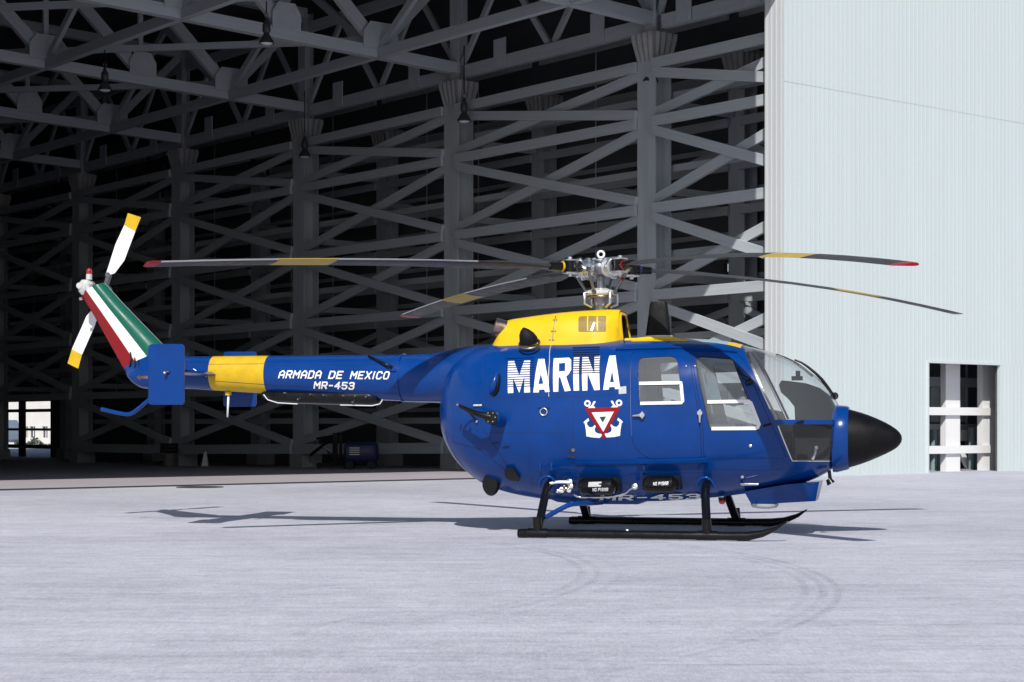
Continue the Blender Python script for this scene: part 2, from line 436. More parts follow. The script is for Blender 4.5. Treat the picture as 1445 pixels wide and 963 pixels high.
# corrugated front wall with a doorway, and its return at the big opening
DOOR_U0, DOOR_U1, DOOR_Z = 33.98, 36.72, 2.58
def build_front_wall():
    pitch, dep = 0.15, 0.0026
    SEAM = 8.62
    def profile(u0, u1):
        pts = []; k = 0; u = u0
        while u < u1-1e-6:
            for du, d in ((0, 0), (0.085, 0), (0.105, dep), (0.13, dep)):
                if u+du < u1: pts.append((u+du, d))
            u += pitch
        pts.append((u1, 0)); return pts
    def band(bm, u0, u1, z0, z1, proud):
        pr = profile(u0, u1)
        lo = [bm.verts.new(W(u, NF-d-proud, z0)) for u, d in pr]
        hi = [bm.verts.new(W(u, NF-d-proud, z1)) for u, d in pr]
        for i in range(len(pr)-1): bm.faces.new((lo[i], lo[i+1], hi[i+1], hi[i]))
        return lo, hi
    bm = bmesh.new()
    band(bm, 29.0, DOOR_U0, -0.02, DOOR_Z, 0); band(bm, DOOR_U1, 56.0, -0.02, DOOR_Z, 0); band(bm, 29.0, 56.0, DOOR_Z, SEAM, 0)
    hpart('front_wall', bm, 'sheet')
    bm = bmesh.new(); lo, hi = band(bm, 29.0, 56.0, SEAM-0.04, 16.5, 0.006)
    for i in range(len(lo)-1):                                     # turned-under lower lip of the upper sheets
        pass
    hpart('upper_wall_sheet', bm, 'sheet')
    # backing so that the wall is a solid panel and no light leaks
    bm = bmesh.new()
    add = lambda u0, u1, z0, z1: add_prism(bm, [W(u0, NF+0.06, z0), W(u1, NF+0.06, z0), W(u1, NF+0.06, z1), W(u0, NF+0.06, z1)], ND*0.05)
    add(29.02, DOOR_U0-0.02, 0, DOOR_Z); add(DOOR_U1+0.02, 56, 0, DOOR_Z); add(29.02, 56, DOOR_Z+0.02, 16.4)
    hpart('wall_core', bm, 'darkclad')
    bm = bmesh.new()                                               # return face with vertical ribs
    depth = 0.56
    pr = []
    x = 0.0
    while x < depth:
        for dx, d in ((0, 0), (0.07, 0), (0.08, 0.005), (0.13, 0.005)):
            if x+dx < depth: pr.append((x+dx, d))
        x += 0.14
    pr.append((depth, 0))
    lo = [bm.verts.new(W(29.0-d, NF-0.034+x, -0.02)) for x, d in pr]; hi = [bm.verts.new(W(29.0-d, NF-0.034+x, 16.5)) for x, d in pr]
    for i in range(len(pr)-1): bm.faces.new((lo[i], lo[i+1], hi[i+1], hi[i]))
    hpart('jamb', bm, 'jamb')
    bm = bmesh.new()                                               # inner face of the jamb
    add_prism(bm, [W(29.0, NF+depth-0.03, 0), W(29.4, NF+depth-0.03, 0), W(29.4, NF+depth-0.03, 16.4), W(29.0, NF+depth-0.03, 16.4)], -ND*0.02)
    hpart('jamb_back', bm, 'jamb')
    bm = bmesh.new()                                               # trim round the doorway
    add_prism(bm, [W(DOOR_U0-0.05, NF-0.045, DOOR_Z), W(DOOR_U1+0.05, NF-0.045, DOOR_Z), W(DOOR_U1+0.05, NF-0.045, DOOR_Z+0.06), W(DOOR_U0-0.05, NF-0.045, DOOR_Z+0.06)], ND*0.09)
    for u in (DOOR_U0-0.05, DOOR_U1+0.002):
        add_prism(bm, [W(u, NF-0.042, 0), W(u+0.048, NF-0.042, 0), W(u+0.048, NF-0.042, DOOR_Z-.002), W(u, NF-0.042, DOOR_Z-.002)], ND*0.09)
    hpart('doorway_trim', bm, 'sheet')
build_front_wall()

# framework seen through the doorway in the front wall
def build_doorway_frames():
    n0 = NF+0.75
    def ua(px, n):
        p = (px-CX)/F; Y = n/(UX-UY*p); return p*Y*UX+Y*UY
    for px in (1341, 1392.5): 
        beam('door_post', W(ua(px, n0), n0, 0), W(ua(px, n0), n0, 3.3), 0.56, 0.16, side=UD).data = MESH_WHITE
    for z in (1.46, 0.53):
        beam('door_rail', W(33.4, n0-0.12, z), W(39.4, n0-0.12, z), 0.07, 0.19, side=ND).data = MESH_WHITE
    n1 = n0+0.8
    for px, z1 in ((1317.5, 1.02), (1325.5, 1.02), (1371, 1.06), (1379, 1.06)):
        u = ua(px, n1); bm = bmesh.new(); add_cyl(bm, W(u, n1, 0), W(u, n1, z1), 0.085, n=12); hpart('pipe', bm, 'teal', smooth=True, angle=40)
    n2 = n0+1.3
    beam('wall_girt', W(33.3, n2, 2.22), W(40, n2, 2.22), 0.08, 0.24, side=ND)
    beam('wall_girt', W(33.3, n2, 1.06), W(40, n2, 1.06), 0.08, 0.18, side=ND)
    beam('diagonal_brace', W(ua(1351, n2-.3), n2-.3, 0.62), W(ua(1366, n2-.3), n2-.3, 0.05), 0.08, 0.16, side=ND).data = MESH_WHITE
    u = ua(1361, n2-.15); bm = bmesh.new(); add_prism(bm, [W(u-.36, n2-.15, .72), W(u+.3, n2-.15, .72), W(u+.3, n2-.15, 1.0), W(u-.36, n2-.15, 1.0)], ND*.12); hpart('white_box', bm, 'white')
    for px, w, m in ((1320, .35, 'steelpaint'), (1357, .5, 'steelpaint')):
        u = ua(px, n2+.2); bm = bmesh.new(); add_prism(bm, [W(u-w/2, n2+.2, 1.2), W(u+w/2, n2+.2, 1.2), W(u+w/2, n2+.2, 2.1), W(u-w/2, n2+.2, 2.1)], ND*.05); hpart('inner_panel', bm, m)
    beam('door_post', W(ua(1364, n2+.1), n2+.1, 0), W(ua(1364, n2+.1), n2+.1, 3.3), 0.05, 0.05, side=UD)
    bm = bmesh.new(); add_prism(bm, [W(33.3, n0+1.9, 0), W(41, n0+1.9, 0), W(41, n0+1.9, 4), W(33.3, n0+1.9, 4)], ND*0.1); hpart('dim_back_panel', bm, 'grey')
bm = bmesh.new(); add_box(bm, (-.5, -.5, 0), (.5, .5, 1)); MESH_WHITE = unit_mesh('white_bar', bm, 'white')
build_doorway_frames()

US = UC+3.5
LEV = [0.32, 2.2, 4.22, 6.28, 8.35, 9.72]
TOPZ = 10.42
NODE_T = [2.7, 8.5, 14.3, 20.1, 25.9, 31.7]
def chord_z(t): return TOPZ+0.45+0.034*t
def build_structure():
    cols = [COL[0]-7.76+0.6]+COL       # first one hidden just behind the front wall
    # columns, their heads, plinths
    for row, (du, wf) in enumerate(((0.0, 0.62), (3.06, 0.55))):
        for k, n in enumerate(cols):
            if k == 0 and row == 0: pass
            z0 = floor_z(n)
            if k == 0: continue
            beam('column', W(UC+du, n, z0+0.3), W(UC+du, n, TOPZ-0.58), wf, wf*0.86, MESH_H, side=ND)
            bm = bmesh.new(); c = W(UC+du, n, 0)
            add_prism(bm, [c+UD*a*0.36+ND*b*0.36+V(0, 0, z0) for a, b in ((-1, -1), (1, -1), (1, 1), (-1, 1))], (0, 0, 0.42))
            hpart('plinth', bm, 'concrete')
            if row == 0 or k in (1, 2, 3):                         # fluted flaring head
                bm = bmesh.new(); loops = []
                for z, s in ((TOPZ-0.60, 0.28), (TOPZ-0.45, 0.31), (TOPZ-0.2, 0.36), (TOPZ-0.02, 0.39), (TOPZ+0.08, 0.39)):
                    lp = []
                    for sd, (ax, ay) in enumerate(((UD, ND), (ND, -UD), (-UD, -ND), (-ND, UD))):
                        for i in range(8):
                            t = -1+2*i/8
                            fl = 0.03 if i % 2 else 0.0
                            lp.append(c+ax*(s-fl)+ay*(t*s)+V(0, 0, z))
                    loops.append(lp)
                add_loops(bm, loops); hpart('column_head', bm, 'capital')
    # horizontal girts and cross braces between columns, bay by bay
    for b in range(len(cols)-1):
        n0, n1 = cols[b], cols[b+1]
        if b == 0: n0 = NF+0.65
        zo = lambda n: floor_z(n)
        e = 0.30
        inner = UC-0.34
        for z in LEV[1:]:
            beam('girt', W(inner, n0+(e if b else 0), z), W(inner, n1-e, z), 0.10, 0.245, None, side=UD)
        if b != 5: beam('girt', W(inner, n0+(e if b else 0), LEV[0]+0.25+zo(n0)), W(inner, n1-e, LEV[0]+0.25+zo(n1)), 0.10, 0.3, side=UD)
        for i in range(1 if b == 5 else 0, len(LEV)-1):
            za, zb = LEV[i]+0.22, LEV[i+1]-0.20
            if i == 0: za += 0.3+zo(n1)
            na = cols[b] if b else cols[0]-0.0
            if b == 0:                                             # only the part of the first bay inside the front wall
                tfull0, t0 = cols[1]-5.6, n0
                f = (t0-tfull0)/5.6
                a = W(inner+0.02, n0, za+(zb-za)*f); d = W(inner+0.02, n0, zb+(za-zb)*f)
                beam('cross_brace', a, W(inner+0.02, n1-e, zb), 0.09, 0.235, None, side=UD)
                beam('cross_brace', d+UD*0.10, W(inner+0.12, n1-e, za), 0.09, 0.235, None, side=UD)
            else:
                beam('cross_brace', W(inner+0.02, n0+e, za), W(inner+0.02, n1-e, zb), 0.09, 0.235, None, side=UD)
                beam('cross_brace', W(inner+0.12, n0+e, zb), W(inner+0.12, n1-e, za), 0.09, 0.235, None, side=UD)
        # lighter rails a little farther out, at mid height of the panels
        for z in (1.25, 3.25, 5.25, 7.3, 9.05, 9.95)[1 if b in (5, 6) else 0:]:
            beam('sheeting_rail', W(UC+0.42, n0+0.15, z), W(UC+0.42, n1-0.15, z), 0.06, 0.17, side=UD)
        outer = UC+3.06-0.32
        for z in (2.1, 3.2, 4.3, 5.4, 6.5, 7.6, 8.7, 9.6, 10.5, 11.4)[1 if b in (5, 6) else 0:]:
            beam('outer_girt', W(outer, n0+0.2, z), W(outer, n1-0.2, z), 0.08, 0.22, side=UD)
        for i in (1, 3):
            beam('cross_brace', W(outer+0.1, n0+e, LEV[i]+0.2), W(outer+0.1, n1-e, LEV[i+1]-0.2), 0.07, 0.2, side=UD)
            beam('cross_brace', W(outer+0.2, n0+e, LEV[i+1]-0.2), W(outer+0.2, n1-e, LEV[i]+0.2), 0.07, 0.2, side=UD)
        beam('outer_girt', W(US-0.15, n0+0.2, 10.0), W(US-0.15, n1-0.2, 10.0), 0.1, 0.3, side=UD)
        for z in (1.6, 2.7, 3.8, 4.9, 6.0, 7.1, 8.2, 9.2, 10.9, 12.0)[1 if b in (5, 6) else 0:]:
            beam('cladding_rail', W(US-0.06, n0+0.02, z), W(US-0.06, n1-0.02, z), 0.05, 0.13, side=UD)
        for fr in (.33, .66):
            nn = n0+(n1-n0)*fr
            beam('sag_rod', W(outer-.06, nn, 2.2), W(outer-.06, nn, 11.3), 0.025, 0.025)
        # ties across the double column row
        n = cols[b+1]
        for z in (2.6, 4.7, 6.8, 8.9):
            beam('column_tie', W(UC+0.33, n+0.05, z), W(UC+2.76, n+0.05, z), 0.1, 0.18)
    # roof trusses
    for k, n in enumerate(COL):
        T = [0.0]+NODE_T
        D = 2.9
        for j in range(len(T)-1):
            t0, t1 = T[j], T[j+1]
            if j > 4: break
            zb0, zb1 = chord_z(t0), chord_z(t1)
            beam('bottom_chord', W(UC-t0-0.02, n, zb0), W(UC-t1+0.02, n, zb1), 0.26, 0.30, MESH_CHANNEL, side=ND)
            tm = (t0+t1)/2
            beam('top_chord', W(UC-t0-0.02, n, zb0+D), W(UC-t1+0.02, n, zb1+D), 0.26, 0.28, side=ND)
            if j > 0:
                beam('truss_diagonal', W(UC-tm, n, chord_z(tm)+D-0.1), W(UC-t0-0.12, n, zb0+0.3), 0.16, 0.33, MESH_CHANNEL, side=ND)
                beam('truss_diagonal', W(UC-t1, n, zb1+D-0.1), W(UC-tm-0.12, n, chord_z(tm)+0.3), 0.16, 0.33, MESH_CHANNEL, side=ND)
                beam('truss_post', W(UC-tm, n+0.02, chord_z(tm)+0.16), W(UC-tm, n+0.02, chord_z(tm)+D-0.3), 0.10, 0.14, side=ND)
                beam('truss_post', W(UC-t1, n+0.02, zb1+0.16), W(UC-t1, n+0.02, zb1+D-0.3), 0.10, 0.14, side=ND)
            if j > 0:
                for tt, ww in ((t0, 0.55), (tm, 0.42)):
                    zc = chord_z(tt); bm = bmesh.new()
                    add_prism(bm, [W(UC-tt+a, n-0.17, zc+b) for a, b in ((-ww, 0.1), (ww, 0.1), (ww, 0.5), (ww*0.6, 0.78), (-ww*0.6, 0.78), (-ww, 0.5))], ND*0.03)
                    hpart('gusset_plate', bm, 'steelpaint')
        beam('truss_post', W(UC, n, TOPZ+0.1), W(UC, n, TOPZ+0.45+D), 0.4, 0.3, MESH_H, side=ND)
        beam('truss_diagonal', W(UC-0.2, n, TOPZ+0.3+D), W(UC-2.5, n, chord_z(2.7)+0.3), 0.16, 0.24, side=ND)
    # longitudinal bottom chords, plan bracing and their webs
    for j, t in enumerate(NODE_T[:4]):
        z = chord_z(t)
        for k in range(-1, len(COL)-1):
            n0 = COL[k] if k >= 0 else NF+0.3
            n1 = COL[k+1]
            beam('purlin_chord', W(UC-t, n0+0.16, z-0.02), W(UC-t, n1-0.16, z-0.02), 0.2, 0.26, MESH_CHANNEL, side=UD)
            nm = (n0+n1)/2
            if k >= 0:
                beam('web_strut', W(UC-t, n0+0.2, z+0.15), W(UC-t, nm, z+2.6), 0.12, 0.2, side=UD)
                beam('web_strut', W(UC-t, nm+0.1, z+2.6), W(UC-t, n1-0.2, z+0.15), 0.12, 0.2, side=UD)
            beam('upper_purlin', W(UC-t, n0+0.16, z+2.9), W(UC-t, n1-0.16, z+2.9), 0.18, 0.22, side=UD)
            if j+1 < 5:
                t2 = NODE_T[j+1]
                if k >= 0:
                    beam('plan_brace', W(UC-t-0.2, n0+0.2, z+0.34), W(UC-t2+0.2, n1-0.2, chord_z(t2)+0.34), 0.12, 0.17)
    # eave beam along the inner columns and lattice above the column heads
    for k in range(-1, len(COL)-1):
        n0 = COL[k] if k >= 0 else NF+0.4
        n1 = COL[k+1]
        beam('eave_beam', W(UC+0.02, n0+0.3, TOPZ+0.34), W(UC+0.02, n1-0.3, TOPZ+0.34), 0.16, 0.34, MESH_CHANNEL, side=UD)
        beam('eave_beam', W(UC+0.02, n0+0.3, TOPZ+2.9), W(UC+0.02, n1-0.3, TOPZ+2.9), 0.16, 0.3, side=UD)
        for i in range(4):
            a = n0+(n1-n0)*i/4; c = n0+(n1-n0)*(i+1)/4; up = i % 2 == 0
            beam('eave_strut', W(UC+0.05, a+0.12, TOPZ+(0.55 if up else 2.7)), W(UC+0.05, c-0.12, TOPZ+(2.7 if up else 0.55)), 0.1, 0.16, side=UD)
        for i in (1, 3):
            c = n0+(n1-n0)*i/4
            bm = bmesh.new(); add_prism(bm, [W(UC-0.12, c+a, TOPZ+0.2+b) for a, b in ((-0.25, 0), (0.25, 0), (0.25, 0.75), (-0.25, 0.75))], UD*0.03)
            hpart('gusset_plate', bm, 'steelpaint')
build_structure()

# outer skin, rear wall, left wall, roof, unseen overhang that shades the opening
def wall_with_holes(bm, f, a0, a1, z0, z1, holes, off):
    xs = sorted({a0, a1, *[h[0] for h in holes], *[h[1] for h in holes]}); zs = sorted({z0, z1, *[h[2] for h in holes], *[h[3] for h in holes]})
    for i in range(len(xs)-1):
        for j in range(len(zs)-1):
            xm, zm = (xs[i]+xs[i+1])/2, (zs[j]+zs[j+1])/2
            if any(h[0] < xm < h[1] and h[2] < zm < h[3] for h in holes): continue
            add_prism(bm, [f(xs[i], zs[j]), f(xs[i+1], zs[j]), f(xs[i+1], zs[j+1]), f(xs[i], zs[j+1])], off)

def plane_n(px):               # n where the sight line through a pixel column meets the outer skin
    p = (px-CX)/F; Y = US/(UX*p+UY); return -p*Y*UY+Y*UX
GATE = (plane_n(73), plane_n(7))
GATE = (min(GATE), max(GATE))
def build_envelope():
    s1 = plane_n(1022.5), plane_n(1019.5)
    holes = [(GATE[0], GATE[1], -1, 2.16)]
    def zof(px, py): 
        p = (px-CX)/F; Y = US/(UX*p+UY); return H-(py-HY)*Y/F
    for px0, px1, y0, y1 in ((1021, 1028, 372, 384), (1021, 1028, 434, 444)):
        a, b = sorted((plane_n(px0), plane_n(px1)))
        holes.append((a, b, zof(1024, y1), zof(1024, y0)))
    bm = bmesh.new()
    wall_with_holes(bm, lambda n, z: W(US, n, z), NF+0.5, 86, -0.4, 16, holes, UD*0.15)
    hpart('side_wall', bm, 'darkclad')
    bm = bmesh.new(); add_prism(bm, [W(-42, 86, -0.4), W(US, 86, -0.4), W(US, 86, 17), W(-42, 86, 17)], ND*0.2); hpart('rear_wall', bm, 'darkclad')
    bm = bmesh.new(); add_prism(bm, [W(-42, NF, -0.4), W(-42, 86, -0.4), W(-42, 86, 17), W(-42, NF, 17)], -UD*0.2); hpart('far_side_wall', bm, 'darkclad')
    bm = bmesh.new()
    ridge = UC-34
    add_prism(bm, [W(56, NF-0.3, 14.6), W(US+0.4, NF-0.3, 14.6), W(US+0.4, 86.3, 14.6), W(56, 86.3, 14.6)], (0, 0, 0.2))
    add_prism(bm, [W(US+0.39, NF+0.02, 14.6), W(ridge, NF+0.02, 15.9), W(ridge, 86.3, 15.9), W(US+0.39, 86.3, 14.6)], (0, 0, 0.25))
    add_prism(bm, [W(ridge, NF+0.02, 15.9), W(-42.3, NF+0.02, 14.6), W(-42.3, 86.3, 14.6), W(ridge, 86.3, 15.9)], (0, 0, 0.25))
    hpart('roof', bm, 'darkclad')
    bm = bmesh.new()                                               # unseen overhang, lowered at the jamb to shape the sun patch inside
    add_prism(bm, [W(-42, NF-3.0, 14.6), W(18, NF-3.0, 14.6), W(18, NF+0.0, 14.6), W(-42, NF+0.0, 14.6)], (0, 0, 0.9))
    add_prism(bm, [W(18.01, NF-3.0, 11.0), W(25.45, NF-3.0, 11.0), W(25.45, NF-0.02, 11.0), W(18.01, NF-0.02, 11.0)], (0, 0, 4.5))
    hpart('unseen_canopy', bm, 'sheet')
    bm = bmesh.new()                                               # header above the big opening
    add_prism(bm, [W(-42, NF+0.1, 13.6), W(28.9, NF+0.1, 13.6), W(28.9, NF+0.1, 16.6), W(-42, NF+0.1, 16.6)], ND*0.3)
    add_prism(bm, [W(24, NF+0.11, 10.5), W(28.9, NF+0.11, 10.5), W(28.9, NF+0.11, 13.59), W(24, NF+0.11, 13.59)], ND*0.28)  # unseen drop, added to shade the braces by the jamb
    hpart('header', bm, 'sheet')
    bm = bmesh.new(); add_prism(bm, [W(-42, NF+0.12, -.02), W(5.5, NF+0.12, -.02), W(5.5, NF+0.12, 13.58), W(-42, NF+0.12, 13.58)], ND*0.25); hpart('unseen_shade_leaf', bm, 'sheet')  # unseen leaf, added to keep light out of the deep left bays
    for nn in (29.45, 29.75):
        bm = bmesh.new(); add_prism(bm, [W(-30, nn, .0), W(28.6, nn, .0), W(28.6, nn+.05, .0), W(-30, nn+.05, .0)], (0, 0, .016)); hpart('door_track', bm, 'iron')
    # glazed gate in the far side wall: mullions and rails coloured black to paint their silhouette
    g0, g1 = GATE; w = g1-g0
    def gz(px): return plane_n(px)
    for px0, px1 in ((25.5, 32.5), (4.5, 8), (70.5, 75)):
        a, b = sorted((gz(px0), gz(px1)))
        bm = bmesh.new(); add_prism(bm, [W(US+0.02, a, -0.3), W(US+0.02, b, -0.3), W(US+0.02, b, 2.3), W(US+0.02, a, 2.3)], UD*0.12); hpart('gate_post', bm, 'matblack')
    for py0, py1 in ((577.5, 582), (604.5, 608), (627.5, 633)):
        zb, za = (H-(py-HY)*79.3/F for py in (py1, py0))
        bm = bmesh.new(); add_prism(bm, [W(US-0.06, g0, zb), W(US-0.06, g1, zb), W(US-0.06, g1, za), W(US-0.06, g0, za)], UD*0.05); hpart('gate_rail', bm, 'matblack')
build_envelope()

# ------------------------------------------------------------------ lamps hung from the roof steel
def lamp_points(px, py, Y): return Vector(((px-CX)*Y/F, Y, H-(py-HY)*Y/F))
def build_lamps():
    spec = [(918, 116, 43.0, 'hanging bell lamp in front of the column nearest the white wall'),
            (655, 172, 47.6, 'hanging bell lamp in front of the second column from the white wall'),
            (430, 222, 54.0, 'hanging bell lamp in front of the third column, just above the tail boom lettering'),
            (376, 62, 43.5, 'hanging bell lamp highest in the picture, beside a bolted truss plate'),
            (148, 128, 48.0, 'hanging bell lamp under the dim truss above the tail rotor'),
            (232, 262, 63.0, 'small dim hanging bell lamp by the fourth column head'),
            (70, 292, 70.0, 'smallest and darkest hanging bell lamp, deepest in the hangar at far left')]
    root0 = None
    for px, py, Y, lab in spec:
        b = lamp_points(px, py, Y)
        n = b.x*-UY+b.y*UX; t = UC-(b.x*UX+b.y*UY)
        top = chord_z(max(t, 0))+0.3
        if root0 is None:
            o = root0 = thing('hanging_lamp', lab, 'lamp', b, 0, 'bell lamps hung from the hangar roof')
            bm = bmesh.new(); add_lathe(bm, (0, 0, 0), (0, 0, 1), [(0.0, 0.185), (0.05, 0.18), (0.12, 0.14), (0.2, 0.09), (0.26, 0.06)], n=18, cap0=False); make('shade', bm, 'lampgrey', o, True, 40)
            bm = bmesh.new(); add_lathe(bm, (0, 0, 0.03), (0, 0, -1), [(0.0, 0.172), (0.03, 0.15), (0.055, 0.10), (0.07, 0.03)], n=16); make('lens', bm, 'lampglass', o, True)
            bm = bmesh.new(); add_lathe(bm, (0, 0, 0.26), (0, 0, 1), [(0, 0.07), (0.04, 0.10), (0.2, 0.10), (0.26, 0.06), (0.36, 0.03)], n=12); make('ballast_housing', bm, 'lampgrey', o, True, 40)
            bm = bmesh.new(); add_torus(bm, (0, 0, 0.69), (0.6, 0.8, 0), 0.06, 0.012, 12, 6); make('hook', bm, 'steel', o, True)
            bm = bmesh.new(); add_cyl(bm, (0, 0, 0), (0, 0, 1), 0.016, n=6); make('cable', bm, 'black', o)
            kids = list(o.children)
            parts = {k.name.split('.')[0]: k for k in o.children}
        else:
            o = root0.copy(); C.objects.link(o); o.location = b; o['label'] = lab
            parts = {}
            for ch in kids:
                c = ch.copy(); C.objects.link(c); c.parent = o; parts[ch.name.split('.')[0]] = c
        parts['cable'].location = (0, 0, 0.74); parts['cable'].scale = (1, 1, max(0.3, top-b.z-0.74))
build_lamps()

# ------------------------------------------------------------------ things standing in and beyond the hangar
def ground_at(px, py):
    """point on the floor under a sight line (floor falls gently inside the hangar)"""
    Y = F*H/(py-HY)
    for _ in range(30):
        X = (px-CX)*Y/F; n = -X*UY+Y*UX
        Y = F*(H-floor_z(n))/(py-HY)
    return Vector(((px-CX)*Y/F, Y, floor_z(n)))

def floor_at(px, u):
    """floor point where the sight line through a pixel column is u metres along the front wall"""
    p = (px-CX)/F; Y = u/(UX*p+UY); n = -p*Y*UY+Y*UX
    return V(p*Y, Y, floor_z(n)+.006)

def build_props():
    # drum with dark crate on it
    b = floor_at(238, 28.5)
    o = thing('oil_drum', 'dull olive drum on the hangar floor beside the fourth column', 'drum', b)
    bm = bmesh.new(); add_lathe(bm, (0, 0, 0), (0, 0, 1), [(0, .19), (.02, .2), (.12, .2), (.13, .208), (.15, .2), (.27, .2), (.28, .208), (.30, .2), (.40, .2), (.42, .19)], n=18)
    make('drum_body', bm, 'drum', o, True, 35)
    bm = bmesh.new(); add_lathe(bm, (0.08, 0, 0.42), (0, 0, 1), [(0, .03), (.02, .03)], n=8); make('bung', bm, 'steel', o)
    b2 = b+V(0.02, 0.05, 0.442)
    o = thing('crate', 'dark crate resting on the olive drum', 'crate', b2)
    for i in range(3):
        for y in (-.2, .18):
            bm = bmesh.new(); add_box(bm, (-.27, y, i*.115), (.25, y+.02, .10+i*.115)); make('side_board', bm, 'matblack', o)
    for x in (-.268, .22):
        bm = bmesh.new(); add_box(bm, (x, -.178, .002), (x+.028, .178, .33)); make('end_board', bm, 'matblack', o)
    bm = bmesh.new(); add_box(bm, (-.238, -.178, .29), (.218, .178, .31)); make('lid', bm, 'matblack', o)
    # folded stand with a pale cloth-like sign
    b = floor_at(290, 28.6)
    o = thing('folding_sign', 'pale folding sign like a narrow tent on the dark hangar floor', 'folding sign', b)
    for s in (-1, 1):
        bm = bmesh.new(); add_prism(bm, [V(-.11, s*.13, .03), V(.11, s*.13, .03), V(.03, s*.012, .5), V(-.03, s*.012, .5)], (0, s*.012, 0)); make('panel', bm, 'grey' if s > 0 else 'whitemetal', o)
    bm = bmesh.new()
    for x, y in ((-.1, -.13), (.1, -.13), (-.1, .13), (.1, .13)): add_box(bm, (x-.01, y-.01, 0), (x+.01, y+.01, .05))
    make('foot', bm, 'steel', o)
    # engine hoist
    b = floor_at(473, 28.5)
    o = thing('engine_hoist', 'dark engine hoist with slanting boom in front of the third column', 'hoist', b)
    bm = bmesh.new(); add_box(bm, (-.5, -.35, .08), (.35, -.27, .16)); add_box(bm, (-.5, .27, .08), (.35, .35, .16)); add_box(bm, (.27, -.268, .082), (.348, .268, .158)); make('base', bm, 'matblack', o)
    bm = bmesh.new(); add_box(bm, (-.07, -.06, .12), (.07, .06, 1.02)); add_box(bm, (.12, -.05, .161), (.2, .05, .95)); make('mast', bm, 'matblack', o)
    bm = bmesh.new(); add_cyl(bm, (.1, 0, 1.02), (-.72, 0, .38), .045, n=8); add_cyl(bm, (.12, 0, .98), (-.55, 0, .86), .03, n=8); make('boom', bm, 'matblack', o)
    bm = bmesh.new(); add_cyl(bm, (-.70, 0, .40), (-.70, 0, .14), .012, n=6); add_torus(bm, (-.70, 0, .10), (0, 1, 0), .04, .012, 10, 6); make('hook', bm, 'steel', o)
    bm = bmesh.new(); add_cyl(bm, (.0, 0, .4), (-.38, 0, .64), .035, n=8); make('ram', bm, 'steel', o)
    for x, y in ((-.45, -.31), (-.45, .31), (.31, -.31), (.31, .31)):
        bm = bmesh.new(); add_cyl(bm, (x, y-.02, .05), (x, y+.02, .05), .05, n=10); make('wheel', bm, 'rubber', o)
    # ground power cart
    b = floor_at(510, 28.2)
    o = thing('ground_power_cart', 'rounded dark navy ground power cart with small wheels behind the engine hoist', 'cart', b+V(0, 0, 0))
    bm = bmesh.new(); a, c = V(0, 1, 0), V(0, 0, 1)
    lp = []
    for x, s in ((-.45, .80), (-.40, .95), (-.1, 1.0), (.3, 1.0), (.42, .92), (.46, .78)):
        lp.append(ring(V(x, 0, .46), a, c, .38*s, .30*s, n=16, e=4))
    add_loops(bm, lp); make('housing', bm, 'tug', o, True, 40)
    bm = bmesh.new()
    for i in range(4): add_box(bm, (-.3, -.392, .40+.06*i), (-.02, -.383, .425+.06*i))
    make('louvre', bm, 'steel', o)
    for x in (-.3, .3):
        for y in (-.33, .33):
            bm = bmesh.new(); add_cyl(bm, (x, y-.05, .12), (x, y+.05, .12), .12, n=14); make('wheel', bm, 'rubber', o)
    bm = bmesh.new(); add_tube(bm, [(-.46, 0, .3), (-.75, 0, .22), (-.95, 0, .5)], .02, 6); make('tow_bar', bm, 'matblack', o)
    # manhole cover on the apron
    Y = F*H/(688.0-HY); b = V((282-CX)*Y/F, Y, 0)
    o = thing('drain_cover', 'dark oval iron drain cover set in the apron behind the tail', 'drain cover', b)
    bm = bmesh.new(); bmesh.ops.create_circle(bm, cap_ends=True, segments=28, radius=0.40, matrix=Matrix.Translation((0, 0, .006))); make('lid', bm, 'iron', o)
    bm = bmesh.new(); add_torus(bm, (0, 0, .003), (0, 0, 1), .42, .008, 32, 6); make('ring', bm, 'iron', o, True)

